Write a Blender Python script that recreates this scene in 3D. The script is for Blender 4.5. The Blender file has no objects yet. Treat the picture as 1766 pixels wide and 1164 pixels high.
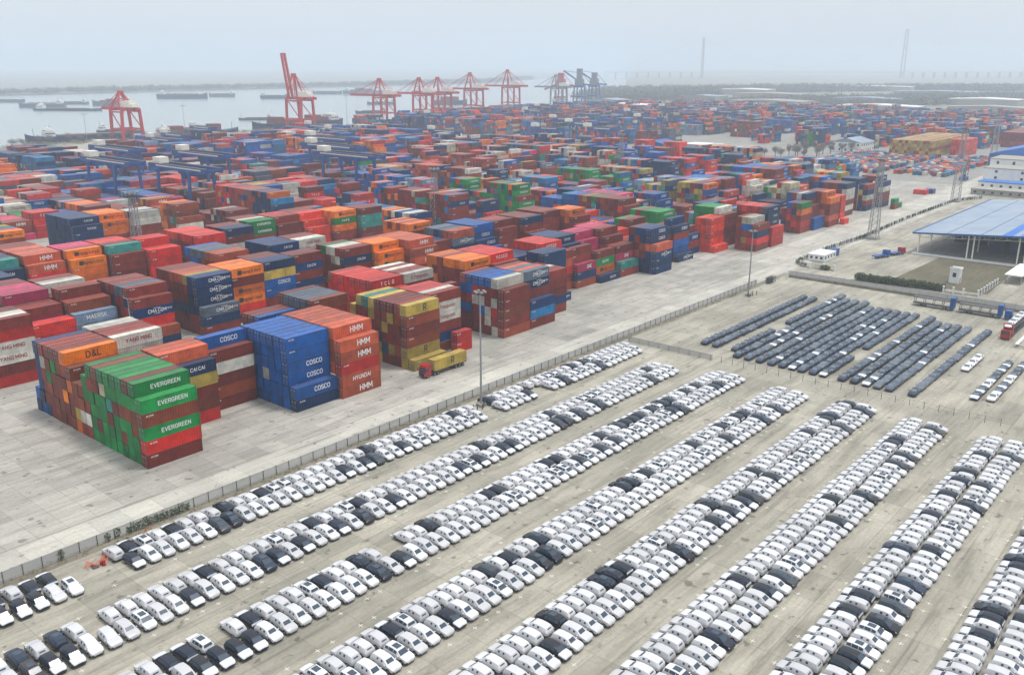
# Container port and car park by a hazy river, seen from the air
LINES = (127.9, 111.2, 95.1, 77.6, 61.7, 45.7, 29.6, 13.3)   # front bumper lines of the parked rows
EXPO = 0.08
HAZED = .00024
HAZEC = (.77, .88, 1.0, 1)
import bpy, math, random
from mathutils import Vector, Matrix
from mathutils.bvhtree import BVHTree
R = math.radians
SC = bpy.context.scene
COL = SC.collection
rnd = random.Random(11)

# ------------------------------------------------------------------ camera (drone, 77.7 m up)
CAMH = 77.7
TH = math.atan(470 / 1550)
_up = Vector((0, -math.cos(TH), -math.sin(TH)))
_X = Vector((1379, -470, 1550)).normalized()
_X = (_X - _up * _X.dot(_up)).normalized()
_Y = _up.cross(_X)
CR = Matrix((_X, _Y, _up))            # camera (x right, y down, z fwd) -> world
CRT = CR.transposed()
def proj(x, y, z):
    q = CRT @ Vector((x, y, z - CAMH))
    if q.z <= 1: return None
    return 883 + 1550 * q.x / q.z, 582 + 1550 * q.y / q.z
def in_view(x, y, z, m=60):
    p = proj(x, y, z)
    return p is not None and -m < p[0] < 1766 + m and -m < p[1] < 1164 + m
cam = bpy.data.cameras.new("camera")
cam.sensor_fit = 'HORIZONTAL'; cam.sensor_width = 36
cam.lens = 36 * 1550 / 1766
cam.clip_start = 1; cam.clip_end = 60000
camo = bpy.data.objects.new("camera", cam); COL.objects.link(camo)
rgt, upv, bck = CR.col[0], -CR.col[1], -CR.col[2]
camo.matrix_world = Matrix(((rgt.x, upv.x, bck.x, 0), (rgt.y, upv.y, bck.y, 0), (rgt.z, upv.z, bck.z, CAMH), (0, 0, 0, 1)))
SC.camera = camo

# ------------------------------------------------------------------ helpers
def lin(r, g, b):
    def f(c):
        c /= 255.0
        return c / 12.92 if c <= .04045 else ((c + .055) / 1.055) ** 2.4
    return (f(r), f(g), f(b), 1.0)

class MB:
    """collects faces of one mesh"""
    def __init__(s): s.v = []; s.f = []; s.m = []; s.c = None
    def quad(s, a, b, c, d, m=0):
        n = len(s.v); s.v += [a, b, c, d]; s.f.append((n, n+1, n+2, n+3)); s.m.append(m)
    def poly(s, pts, m=0):
        n = len(s.v); s.v += list(pts); s.f.append(tuple(range(n, n+len(pts)))); s.m.append(m)
    def box(s, x0, x1, y0, y1, z0, z1, m=0, skip=''):
        n = len(s.v)
        s.v += [(x0,y0,z0),(x1,y0,z0),(x1,y1,z0),(x0,y1,z0),(x0,y0,z1),(x1,y0,z1),(x1,y1,z1),(x0,y1,z1)]
        F = dict(b=(0,3,2,1), t=(4,5,6,7), f=(0,1,5,4), k=(2,3,7,6), l=(3,0,4,7), r=(1,2,6,5))
        for k, q in F.items():
            if k not in skip:
                s.f.append(tuple(n+i for i in q)); s.m.append(m)
    def bar(s, p, q, w, h=None, m=0):
        """square bar between two points"""
        h = h or w
        p, q = Vector(p), Vector(q); d = (q - p)
        if d.length < 1e-6: return
        d.normalize()
        u = d.cross(Vector((0, 0, 1)))
        if u.length < .01: u = Vector((1, 0, 0))
        u.normalize(); v = d.cross(u)
        u *= w / 2; v *= h / 2; n = len(s.v)
        for c in (p, q):
            s.v += [tuple(c-u-v), tuple(c+u-v), tuple(c+u+v), tuple(c-u+v)]
        for a in ((0,3,2,1),(4,5,6,7),(0,1,5,4),(1,2,6,5),(2,3,7,6),(3,0,4,7)):
            s.f.append(tuple(n+i for i in a)); s.m.append(m)
    def tube(s, p, q, r0, r1=None, k=8, m=0):
        r1 = r0 if r1 is None else r1
        p, q = Vector(p), Vector(q); d = (q - p).normalized()
        u = d.cross(Vector((0, 0, 1)))
        if u.length < .01: u = Vector((1, 0, 0))
        u.normalize(); v = d.cross(u); n = len(s.v)
        for c, r in ((p, r0), (q, r1)):
            for i in range(k):
                a = 2 * math.pi * i / k
                s.v.append(tuple(c + u * (r * math.cos(a)) + v * (r * math.sin(a))))
        for i in range(k):
            j = (i + 1) % k
            s.f.append((n+i, n+k+i, n+k+j, n+j)); s.m.append(m)
        s.f.append(tuple(n+i for i in range(k))); s.m.append(m)
        s.f.append(tuple(n+k+i for i in reversed(range(k)))); s.m.append(m)
    def add(s, o, M=None):
        n = len(s.v)
        s.v += [tuple(M @ Vector(p)) for p in o.v] if M else o.v
        s.f += [tuple(n+i for i in f) for f in o.f]; s.m += o.m
    def mesh(s, name, mats, smooth=False):
        me = bpy.data.meshes.new(name)
        me.from_pydata(s.v, [], s.f); 
        for m in (mats if isinstance(mats, (list, tuple)) else [mats]): me.materials.append(m)
        me.polygons.foreach_set('material_index', s.m)
        if smooth: me.polygons.foreach_set('use_smooth', [True] * len(s.f))
        me.update()
        return me
    def obj(s, name, mats, parent=None, smooth=False):
        return link(name, s.mesh(name, mats, smooth), parent)

def link(name, data, parent=None):
    o = bpy.data.objects.new(name, data); COL.objects.link(o)
    if parent is not None: o.parent = parent
    return o
def tag(o, label, cat, group=None, kind=None):
    o['label'] = label; o['category'] = cat
    if group: o['group'] = group
    if kind: o['kind'] = kind
    return o
def struct(o): o['kind'] = 'structure'; return o
def empty(name, loc=(0,0,0), rz=0):
    o = link(name, None); o.location = loc; o.rotation_euler = (0, 0, rz); o.empty_display_size = .5
    return o
ORD = ['first','second','third','fourth','fifth','sixth','seventh','eighth','ninth','tenth','eleventh','twelfth','thirteenth','fourteenth','fifteenth','sixteenth','seventeenth','eighteenth','nineteenth']
TENS = ['','','twentieth','thirtieth','fortieth','fiftieth','sixtieth','seventieth','eightieth','ninetieth']
TENC = ['','','twenty','thirty','forty','fifty','sixty','seventy','eighty','ninety']
def ordn(n):
    if n <= 19: return ORD[n-1]
    return TENS[n//10] if n % 10 == 0 else TENC[n//10] + '-' + ORD[n%10-1]

# ------------------------------------------------------------------ materials
def newmat(name):
    m = bpy.data.materials.new(name); m.use_nodes = True
    nt = m.node_tree; b = nt.nodes['Principled BSDF']
    return m, nt, b
def N(nt, t, **k):
    n = nt.nodes.new(t)
    for a, v in k.items():
        if a in n.inputs: n.inputs[a].default_value = v
        else: setattr(n, a, v)
    return n
def mixc(nt, fac, a, b, mode='MIX'):
    n = nt.nodes.new('ShaderNodeMix'); n.data_type = 'RGBA'; n.blend_type = mode
    for sock, val in ((n.inputs[0], fac), (n.inputs[6], a), (n.inputs[7], b)):
        if hasattr(val, 'is_linked') or hasattr(val, 'links'): nt.links.new(val, sock)
        else: sock.default_value = val
    return n.outputs[2]
def noise(nt, scale, detail=4, rough=.6, vec=None):
    n = N(nt, 'ShaderNodeTexNoise'); n.inputs['Scale'].default_value = scale
    n.inputs['Detail'].default_value = detail; n.inputs['Roughness'].default_value = rough
    if vec is not None: nt.links.new(vec, n.inputs['Vector'])
    return n.outputs['Fac']
def ramp(nt, src, stops):
    r = nt.nodes.new('ShaderNodeValToRGB'); nt.links.new(src, r.inputs[0])
    e = r.color_ramp.elements
    while len(e) < len(stops): e.new(.5)
    for i, (p, c) in enumerate(stops):
        e[i].position = p; e[i].color = c if len(c) == 4 else (*c, 1)
    return r.outputs[0]
def simple(name, c, rough=.6, metal=0, var=.12, scale=.6):
    """painted surface with a little uneven weathering"""
    m, nt, b = newmat(name)
    tc = N(nt, 'ShaderNodeTexCoord')
    f = noise(nt, scale, 5, .6, tc.outputs['Object'])
    k = ramp(nt, f, [(.3, (1-var*1.6,)*3), (.7, (1,)*3)])
    nt.links.new(mixc(nt, 1.0, c, k, 'MULTIPLY'), b.inputs['Base Color'])
    b.inputs['Roughness'].default_value = rough; b.inputs['Metallic'].default_value = metal
    return m
def paint_mat(name, source, rough=.5, dirt=.25, scale=.35, dust_skylight=0):
    """colour of each thing comes from the object or from the mesh's paint attribute"""
    m, nt, b = newmat(name)
    if source == 'object':
        c = N(nt, 'ShaderNodeObjectInfo').outputs['Color']
    else:
        a = N(nt, 'ShaderNodeAttribute'); a.attribute_name = 'paint'; c = a.outputs['Color']
    g = N(nt, 'ShaderNodeNewGeometry')
    f = noise(nt, scale, 6, .65, g.outputs['Position'])
    k = ramp(nt, f, [(.32, (1-dirt,)*3), (.62, (1.0,)*3)])
    c2 = mixc(nt, 1.0, c, k, 'MULTIPLY')
    mp = N(nt, 'ShaderNodeMapping'); nt.links.new(g.outputs['Position'], mp.inputs[0]); mp.inputs['Scale'].default_value = (3.0, 3.0, .25)
    f2 = noise(nt, 1.0, 4, .6, mp.outputs[0])
    k2 = ramp(nt, f2, [(.56, (0, 0, 0)), (.76, (dirt*.9,)*3)])
    c3 = mixc(nt, k2, c2, lin(104, 74, 54))
    if dust_skylight:                     # bleached, dusty roofs; sky light on the tops also painted in
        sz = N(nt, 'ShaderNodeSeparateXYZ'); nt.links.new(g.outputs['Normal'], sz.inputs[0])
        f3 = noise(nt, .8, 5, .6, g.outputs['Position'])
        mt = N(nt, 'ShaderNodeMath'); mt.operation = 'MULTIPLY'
        nt.links.new(ramp(nt, sz.outputs[2], [(.9, (0,)*3), (.97, (1,)*3)]), mt.inputs[0]); nt.links.new(ramp(nt, f3, [(.25, (dust_skylight*.55,)*3), (.75, (dust_skylight*1.3,)*3)]), mt.inputs[1])
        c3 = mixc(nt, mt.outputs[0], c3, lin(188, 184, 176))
    nt.links.new(c3, b.inputs['Base Color'])
    b.inputs['Roughness'].default_value = rough; b.inputs['Specular IOR Level'].default_value = .22 if dust_skylight else .5
    return m
M = {}
M['cont'] = paint_mat('container_paint', 'object', .48, .42, dust_skylight=.08)
M['cont_s'] = paint_mat('container_paint_mass', 'attr', .48, .46, dust_skylight=.08)
M['car'] = paint_mat('car_paint', 'object', .3, .06, 1.5)
M['car_s'] = paint_mat('car_paint_mass', 'attr', .3, .06, 1.5)
for k, c in dict(white=(228,228,226), red=(150,32,46), dark=(45,36,40), black=(22,22,24)).items():
    M['txt_'+k] = simple('lettering_'+k, lin(*c), .6, 0, .05)
M['film'] = simple('protective_film', lin(206,210,217), .42, 0, .06, 2)
M['trim'] = simple('black_trim', (.018,.019,.021,1), .6)
M['tyre'] = simple('tyre_rubber', (.02,.02,.021,1), .8)
M['rim'] = simple('wheel_rim', (.35,.35,.37,1), .35, .8)
m, nt, b = newmat('tinted_glass'); b.inputs['Base Color'].default_value = (.04,.062,.092,1); b.inputs['Roughness'].default_value = .16; b.inputs['Specular IOR Level'].default_value = .4; M['glass'] = m
m, nt, b = newmat('glass_painted_sky'); b.inputs['Base Color'].default_value = (.13,.17,.21,1); b.inputs['Roughness'].default_value = .12; M['skyglass'] = m  # sky reflection on the saloon windows painted into the pale base colour
m, nt, b = newmat('window_glass'); b.inputs['Base Color'].default_value = (.03,.04,.05,1); b.inputs['Roughness'].default_value = .12; M['wglass'] = m
m, nt, b = newmat('headlight_lens'); b.inputs['Base Color'].default_value = (.6,.62,.65,1); b.inputs['Roughness'].default_value = .1; M['lens'] = m
m, nt, b = newmat('tail_lens'); b.inputs['Base Color'].default_value = (.25,.01,.012,1); b.inputs['Roughness'].default_value = .15; M['tail'] = m
M['steel'] = simple('galvanised_steel', (.32,.33,.34,1), .5, .3)
M['dsteel'] = simple('dark_steel', (.09,.095,.1,1), .55, .3)
M['crane_red'] = simple('crane_red', lin(190,36,26), .5, 0, .12, .1)
M['crane_white'] = simple('crane_white', lin(232,228,215), .5, 0, .08, .3)
M['crane_grey'] = simple('crane_grey', lin(120,125,135), .5, 0, .1, .1)
M['rtg'] = simple('gantry_blue', lin(0,76,148), .5, 0, .15, .2)
M['white'] = simple('white_render', lin(225,226,224), .7, 0, .08, .4)
M['concrete'] = simple('weathered_concrete', lin(160,157,148), .85, 0, .2, .5)
M['red'] = simple('truck_red', lin(165,28,30), .35)
M['blue'] = simple('blue_paint', lin(18,78,150), .45)
M['dark'] = simple('dark_interior', (.03,.035,.045,1), .9)
# ------------------------------------------------------------------ light
SUN_EL, SUN_AZ = R(74), R(-40)        # azimuth of the sun seen from the scene, measured from +X
sd = Vector((math.cos(SUN_EL)*math.cos(SUN_AZ), math.cos(SUN_EL)*math.sin(SUN_AZ), math.sin(SUN_EL)))
sl = bpy.data.lights.new('sun', 'SUN'); sl.energy = 2.5; sl.angle = R(12); sl.color = (1, .965, .91)
so = bpy.data.objects.new('sun', sl); COL.objects.link(so)
so.rotation_euler = sd.to_track_quat('Z', 'Y').to_euler(); so.location = (0, 0, 600)
w = bpy.data.worlds.new('World'); SC.world = w; w.use_nodes = True
nt = w.node_tree; bg = nt.nodes['Background']
sky = N(nt, 'ShaderNodeTexSky'); sky.sky_type = 'NISHITA'; sky.sun_disc = False
sky.sun_elevation = SUN_EL; sky.sun_rotation = math.atan2(sd.x, sd.y)
sky.altitude = 50; sky.air_density = 1.0; sky.dust_density = 2.2; sky.ozone_density = 1.2
# thin overcast over the clear sky
tc = N(nt, 'ShaderNodeTexCoord')
mp = N(nt, 'ShaderNodeMapping'); nt.links.new(tc.outputs['Generated'], mp.inputs[0]); mp.inputs['Scale'].default_value = (1, 1, 3.5)
f = noise(nt, 2.2, 5, .55, mp.outputs[0])
k = ramp(nt, f, [(.3, (.72,)*3), (.75, (.94,)*3)])
sp = N(nt, 'ShaderNodeSeparateXYZ'); nt.links.new(tc.outputs['Generated'], sp.inputs[0])
zz = ramp(nt, sp.outputs[2], [(0, (8.2, 8.6, 8.9)), (.12, (9.2, 9.4, 9.6)), (1, (15.6, 15.8, 16.2))])   # an overcast is brighter overhead
nt.links.new(mixc(nt, k, sky.outputs[0], zz), bg.inputs['Color'])
bg.inputs['Strength'].default_value = .09
SC.view_settings.view_transform = 'Standard'; SC.view_settings.look = 'None'
SC.view_settings.exposure = EXPO; SC.view_settings.gamma = 1; SC.view_settings.use_curve_mapping = False
SC.cycles.use_denoising = True
SC.cycles.max_bounces = 6; SC.cycles.diffuse_bounces = 3; SC.cycles.glossy_bounces = 2
SC.cycles.transparent_max_bounces = 12; SC.cycles.volume_bounces = 1
SC.cycles.use_adaptive_sampling = True; SC.cycles.adaptive_threshold = .02

# ------------------------------------------------------------------ ground materials
def ground_mat(name, base, dark, stain, slab=None, slab_c=None, sc=1.0):
    m, nt, b = newmat(name)
    g = N(nt, 'ShaderNodeNewGeometry'); P = g.outputs['Position']
    f1 = noise(nt, .035*sc, 6, .62, P)
    c = mixc(nt, ramp(nt, f1, [(.36, (0,)*3), (.64, (1,)*3)]), dark, base)
    mp = N(nt, 'ShaderNodeMapping'); nt.links.new(P, mp.inputs[0]); mp.inputs['Scale'].default_value = (.05*sc, .35*sc, 1)
    f2 = noise(nt, 1.0, 6, .7, mp.outputs[0])
    c = mixc(nt, ramp(nt, f2, [(.46, (0,)*3), (.70, (.75,)*3)]), c, stain)
    f3 = noise(nt, 1.6*sc, 5, .7, P)
    c = mixc(nt, 1.0, c, ramp(nt, f3, [(.25, (.78,)*3), (.7, (1.05,)*3)]), 'MULTIPLY')
    f4 = noise(nt, .45*sc, 3, .5, P)
    c = mixc(nt, ramp(nt, f4, [(.63, (0,)*3), (.70, (.62,)*3)]), c, tuple(x*.35 for x in stain[:3]) + (1,))
    mp2 = N(nt, 'ShaderNodeMapping'); nt.links.new(P, mp2.inputs[0]); mp2.inputs['Scale'].default_value = (.022*sc, 1.15*sc, 1)
    f5 = noise(nt, 1.0, 5, .62, mp2.outputs[0])                     # wheel tracks along the aisles
    c = mixc(nt, ramp(nt, f5, [(.56, (0,)*3), (.70, (.5,)*3)]), c, tuple(x*.55 for x in stain[:3]) + (1,))
    if slab:
        br = N(nt, 'ShaderNodeTexBrick'); nt.links.new(P, br.inputs['Vector'])
        br.inputs['Scale'].default_value = 1; br.inputs['Brick Width'].default_value = slab[0]; br.inputs['Row Height'].default_value = slab[1]
        br.inputs['Mortar Size'].default_value = .05; br.inputs['Mortar Smooth'].default_value = .6; br.offset = 0
        br.inputs['Color1'].default_value = (1.04, 1.04, 1.04, 1); br.inputs['Color2'].default_value = (.80, .805, .81, 1); br.inputs['Mortar'].default_value = (.55, .54, .51, 1)
        c = mixc(nt, 1.0, c, br.outputs['Color'], 'MULTIPLY')
    nt.links.new(c, b.inputs['Base Color']); b.inputs['Roughness'].default_value = .85
    return m
M['land'] = ground_mat('bare_land', lin(150,146,130), lin(120,118,102), lin(96,98,84), sc=.5)
M['lot'] = ground_mat('car_park_concrete', lin(176,171,157), lin(148,144,131), lin(112,108,97), (8, 6))
M['yard'] = ground_mat('yard_concrete', lin(180,176,167), lin(156,153,145), lin(122,119,112), (5.2, 5.2))
M['strip'] = ground_mat('road_concrete', lin(194,191,181), lin(178,175,165), lin(148,145,136), (6, 8))
M['asph'] = ground_mat('worn_asphalt', lin(150,148,140), lin(132,131,126), lin(110,108,104))
M['soil'] = ground_mat('damp_soil', lin(140,134,116), lin(116,110,96), lin(84,80,70))
M['drygrass'] = ground_mat('dry_grass_turf', lin(108,100,78), lin(86,82,62), lin(64,66,46), sc=2)
m, nt, b = newmat('road_paint'); b.inputs['Base Color'].default_value = lin(204,202,192); b.inputs['Roughness'].default_value = .7; M['line'] = m

def sheet(name, pts, z, mat):
    mb = MB(); mb.poly([(x, y, z) for x, y in pts]); return struct(mb.obj(name, mat))
FAR = 15000
bank = [(-3000, 965), (300, 962), (430, 974), (560, 975), (700, 958), (830, 985), (1040, 1050), (1280, 1115), (1450, 1138), (1700, 1160), (1869, 1266), (2273, 1520), (2890, 1908), (3938, 2600), (6150, 4010), (FAR, 9783)]
mb = MB()
mb.poly([(-3000, -600, 0)] + [(FAR, -600, 0)] + [(x, y, 0) for x, y in reversed(bank)])
for (a, b_) in zip(bank, bank[1:]):
    mb.quad((a[0], a[1], 0), (a[0], a[1], -6), (b_[0], b_[1], -6), (b_[0], b_[1], 0))
struct(mb.obj('ground', M['land']))
# river
m, nt, b = newmat('river_water'); g = N(nt, 'ShaderNodeNewGeometry')
b.inputs['Base Color'].default_value = lin(140,150,150); b.inputs['Roughness'].default_value = .22
mp = N(nt, 'ShaderNodeMapping'); nt.links.new(g.outputs['Position'], mp.inputs[0]); mp.inputs['Scale'].default_value = (.06, .02, 1)
f = noise(nt, 1, 5, .6, mp.outputs[0]); bp = N(nt, 'ShaderNodeBump'); bp.inputs['Strength'].default_value = .25; bp.inputs['Distance'].default_value = 1
nt.links.new(f, bp.inputs['Height']); nt.links.new(bp.outputs[0], b.inputs['Normal'])
sheet('river_water', [(-3000, 700), (FAR, 700), (FAR, 12000), (-3000, 12000)], -4, m)
# far bank
fb = [(-3000, 2750), (1000, 2700), (2300, 2780), (3300, 2900), (4200, 3400), (6000, 4500), (FAR, 10900)]
mb = MB(); mb.poly([(x, y, 0) for x, y in fb] + [(FAR, FAR, 0), (-3000, FAR, 0)])
for a, b_ in zip(fb, fb[1:]): mb.quad((a[0], a[1], -6), (b_[0], b_[1], -6), (b_[0], b_[1], 0), (a[0], a[1], 0))
struct(mb.obj('far_bank', M['land']))
# hard standings, 4 mm steps
sheet('car_park', [(-60, -80), (322, -80), (324, 139.0), (-60, 139.0)], .004, M['lot'])
sheet('yard_pavement', [(-200, 141.6), (660, 141.6), (660, 930), (-200, 930)], .004, M['yard'])
sheet('service_road', [(-200, 141.6), (342, 141.6), (342, 150.5), (-200, 150.5)], .008, M['strip'])
sheet('storage_yard', [(660, 150), (1600, 150), (1600, 1040), (1000, 1000), (660, 930)], .004, M['asph'])
sheet('cross_road', [(655, 300), (760, 330), (760, 800), (655, 760)], .012, M['strip'])
sheet('yard_road', [(342, 141.6), (900, 146), (1500, 160), (1500, 196), (900, 176), (660, 166), (342, 166)], .008, M['strip'])
sheet('drain_strip', [(-60, 139.0), (322, 139.0), (322, 141.6), (-60, 141.6)], .002, M['soil'])
sheet('forecourt', [(330, -40), (660, -40), (660, 141.5), (330, 141.5)], .004, M['lot'])
sheet('turf', [(344, 72), (400, 74), (400, 104), (343, 106)], .008, M['drygrass'])
sheet('lay_by', [(326, -60), (336, -60), (336, 139), (326, 139)], .008, M['asph'])
sheet('quay_apron', [(430, 931), (650, 931), (1000, 1001), (1000, 1030), (830, 975), (700, 950), (560, 966), (430, 965)], .006, M['strip'])
# painted bay crosses
mb = MB()
for Yf in LINES:
    for dy in (-.9, -5.4):
        x = 20.0
        while x < 203:
            if in_view(x, Yf+dy, 0, 5) and rnd.random() < .35:
                s = .42; t = .055
                y = Yf + dy
                mb.quad((x-s, y-t, .012), (x+s, y-t, .012), (x+s, y+t, .012), (x-s, y+t, .012))
                mb.quad((x-t, y-s, .016), (x+t, y-s, .016), (x+t, y+s, .016), (x-t, y+s, .016))
            x += 2.575
for yl in (56, 89):
    pass
struct(mb.obj('parking_markings', M['line']))
# ------------------------------------------------------------------ containers
CH = 2.896; CWD = 2.438; PIT = 2.55; CL = 12.19
PAL = {'m':(132,52,42),'b':(136,66,42),'u':(192,94,64),'r':(202,48,40),'n':(0,52,98),'l':(0,90,162),'g':(0,132,66),'o':(242,126,24),
       'w':(216,214,204),'s':(128,152,178),'q':(92,104,120),'y':(190,166,84),'t':(62,148,140),'p':(198,58,104),'e':(200,192,164),'k':(40,120,168),'v':(90,128,116),'x':(216,66,44),'h':(164,70,58),'d':(110,46,40)}
CNAME = {'m':'maroon','b':'brown','u':'terracotta','r':'red','n':'navy','l':'blue','g':'green','o':'orange','w':'white','s':'pale blue','q':'grey','y':'mustard','t':'teal','p':'pink','e':'cream','k':'mid blue','v':'grey green','x':'bright red','h':'dusty red','d':'dark maroon'}
# code -> base colour, lettering, letter material, height, x centre (share of length)
BR = {'G':('g','EVERGREEN','white',.8,.56),'W':('w','YANG MING','red',.88,.52),'V':('w','E Yongyuan','red',.95,.52),'D':('o','D&L','dark',1.35,.55),'N':('n','CAI CAI','white',.75,.62),
      'C':('n','CMA CGM','white',.9,.58),'Q':('q','CMA CGM','white',.9,.58),'L':('l','COSCO','white',1.0,.62),'U':('u','HMM','white',1.35,.6),'Y':('y','R','dark',1.6,.56),
      'O':('o','Hapag-Lloyd','dark',.9,.6),'R':('r','T  C  L  G','white',1.0,.5),'Z':('r','Y O S E O','white',1.0,.5),'S':('s','MAERSK','white',1.05,.52),'P':('p','ONE','white',1.1,.62),'K':('n','COSCO','white',1.0,.66),'A':('g','H A P E','white',.9,.5),'H':('u','HYUNDAI','white',.95,.5),'T':('h','TEX','white',.8,.35)}
def code(c):
    """code -> colour key, brand key or None"""
    return (BR[c][0], c) if c in BR else (c, None)
_tc = {}
# block capitals as strokes on a 1-high grid: letter -> (width, polylines)
_o = [(.16,0),(.5,0),(.66,.2),(.66,.8),(.5,1),(.16,1),(0,.8),(0,.2),(.16,0)]
_p = [(0,0),(0,1),(.46,1),(.62,.86),(.62,.62),(.46,.48),(0,.48)]
_lo = [(.12,0),(.38,0),(.5,.14),(.5,.5),(.38,.64),(.12,.64),(0,.5),(0,.14),(.12,0)]
STK = {'A':(.7,[[(0,0),(.35,1),(.7,0)],[(.14,.36),(.56,.36)]]),'C':(.64,[[(.64,.82),(.5,1),(.16,1),(0,.8),(0,.2),(.16,0),(.5,0),(.64,.18)]]),'D':(.64,[[(0,0),(0,1),(.42,1),(.64,.78),(.64,.22),(.42,0),(0,0)]]),
 'E':(.56,[[(.56,0),(0,0),(0,1),(.56,1)],[(0,.52),(.46,.52)]]),'G':(.66,[[(.64,.82),(.5,1),(.16,1),(0,.8),(0,.2),(.16,0),(.5,0),(.66,.18),(.66,.46),(.38,.46)]]),'H':(.62,[[(0,0),(0,1)],[(.62,0),(.62,1)],[(0,.52),(.62,.52)]]),
 'I':(.06,[[(.03,0),(.03,1)]]),'K':(.62,[[(0,0),(0,1)],[(.6,1),(.04,.48),(.62,0)]]),'L':(.52,[[(0,1),(0,0),(.52,0)]]),'M':(.8,[[(0,0),(0,1),(.4,.3),(.8,1),(.8,0)]]),'N':(.64,[[(0,0),(0,1),(.64,0),(.64,1)]]),'O':(.66,[_o]),
 'P':(.62,[_p]),'R':(.64,[_p,[(.3,.48),(.64,0)]]),'S':(.6,[[(.58,.86),(.44,1),(.14,1),(0,.86),(0,.64),(.14,.52),(.46,.48),(.6,.36),(.6,.14),(.46,0),(.14,0),(0,.14)]]),'T':(.64,[[(0,1),(.64,1)],[(.32,1),(.32,0)]]),
 'U':(.64,[[(0,1),(0,.2),(.16,0),(.48,0),(.64,.2),(.64,1)]]),'V':(.68,[[(0,1),(.34,0),(.68,1)]]),'W':(.96,[[(0,1),(.22,0),(.48,.8),(.74,0),(.96,1)]]),'X':(.64,[[(0,0),(.64,1)],[(0,1),(.64,0)]]),'Y':(.66,[[(0,1),(.33,.5),(.66,1)],[(.33,.5),(.33,0)]]),
 '&':(.7,[[(.7,0),(.16,.72),(.2,.92),(.36,1),(.5,.9),(.48,.72),(.06,.34),(.06,.12),(.22,0),(.44,.04),(.66,.36)]]),'-':(.32,[[(0,.46),(.32,.46)]]),
 '0':(.56,[[(.14,0),(.42,0),(.56,.2),(.56,.8),(.42,1),(.14,1),(0,.8),(0,.2),(.14,0)]]),'2':(.56,[[(0,.8),(.14,1),(.42,1),(.56,.84),(.54,.6),(0,0),(.56,0)]]),'4':(.58,[[(.42,0),(.42,1),(0,.3),(.58,.3)]]),'5':(.56,[[(.54,1),(.04,1),(0,.54),(.4,.58),(.56,.4),(.54,.14),(.4,0),(.0,.04)]]),
 '6':(.56,[[(.5,.9),(.36,1),(.14,1),(0,.8),(0,.2),(.14,0),(.42,0),(.56,.18),(.54,.44),(.4,.56),(.04,.5)]]),'7':(.54,[[(0,1),(.54,1),(.18,0)]]),'8':(.56,[[(.14,.52),(.02,.66),(.02,.86),(.16,1),(.4,1),(.54,.86),(.54,.66),(.42,.52),(.14,.52),(0,.36),(0,.14),(.14,0),(.42,0),(.56,.14),(.56,.36),(.42,.52)]]),
 'a':(.5,[_lo,[(.5,.64),(.5,0)]]),'o':(.5,[_lo]),'d':(.5,[_lo,[(.5,1),(.5,0)]]),'p':(.5,[_lo,[(0,.64),(0,-.28)]]),'g':(.5,[_lo,[(.5,.64),(.5,-.16),(.38,-.28),(.08,-.28)]]),'l':(.06,[[(.03,0),(.03,1)]]),'y':(.5,[[(0,.64),(.26,0)],[(.5,.64),(.16,-.28)]]),
 'n':(.46,[[(0,0),(0,.64)],[(0,.5),(.14,.64),(.34,.64),(.46,.5),(.46,0)]]),'u':(.46,[[(0,.64),(0,.14),(.12,0),(.32,0),(.46,.14)],[(.46,.64),(.46,0)]])}
def textpolys(s, size, wt=.17):
    """flat block lettering centred on (0, 0): list of stroke outlines (x, z)"""
    key = (s, size)
    if key in _tc: return _tc[key]
    res, x = [], 0
    for ch in s:
        if ch == ' ': x += .3; continue
        w, lines = STK[ch]
        for ln in lines:
            for (xa, za), (xb, zb) in zip(ln, ln[1:]):
                dx, dz = xb - xa, zb - za; l = math.hypot(dx, dz); ux, uz = dx/l*wt*.5, dz/l*wt*.5
                res.append([(x+xa-ux*.8+uz, za-uz*.8-ux), (x+xb+ux*.8+uz, zb+uz*.8-ux), (x+xb+ux*.8-uz, zb+uz*.8+ux), (x+xa-ux*.8-uz, za-uz*.8+ux)])
        x += w + .3
    x -= .3
    res = [[((a - x/2) * size, (z - .5) * size) for a, z in p] for p in res]
    _tc[key] = res; return res
def letters(mb, brand, L, y, z, x0=0, m=1, k=1.0):
    c, s, mt, h, cx = BR[brand]
    cxx = x0 + L * cx
    for q_, p in enumerate(textpolys(s, h * k)):
        mb.poly([(cxx + a, y - .0015 * (q_ % 9), z + CH * .52 + b) for a, b in p], m)
    if brand == 'O':      # emblem beside the name
        mb.box(cxx - 4.6, cxx - 3.2, y - .001, y + .02, z + .75, z + 2.15, m, 'k')
    if brand in 'CQ':     # thin bars over and under the name
        mb.box(cxx - 1.1, cxx + 1.1, y - .001, y + .02, z + 2.25, z + 2.37, m, 'k')
        mb.box(cxx - .9, cxx + .9, y - .001, y + .02, z + .62, z + .72, m, 'k')
        for q_, p in enumerate(textpolys('C 5078', .42)): mb.poly([(x0 + L*.87 + a, y - .0015 * (q_ % 9), z + 1.6 + b) for a, b in p], m)
    elif brand not in 'YD':
        pass
def serial(mb, L, y, z, x0, m):
    for q_, p in enumerate(textpolys('48 2206', .3)): mb.poly([(x0 + L*.13 + a, y - .0015 * (q_ % 9), z + 2.35 + b) for a, b in p], m)

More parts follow.
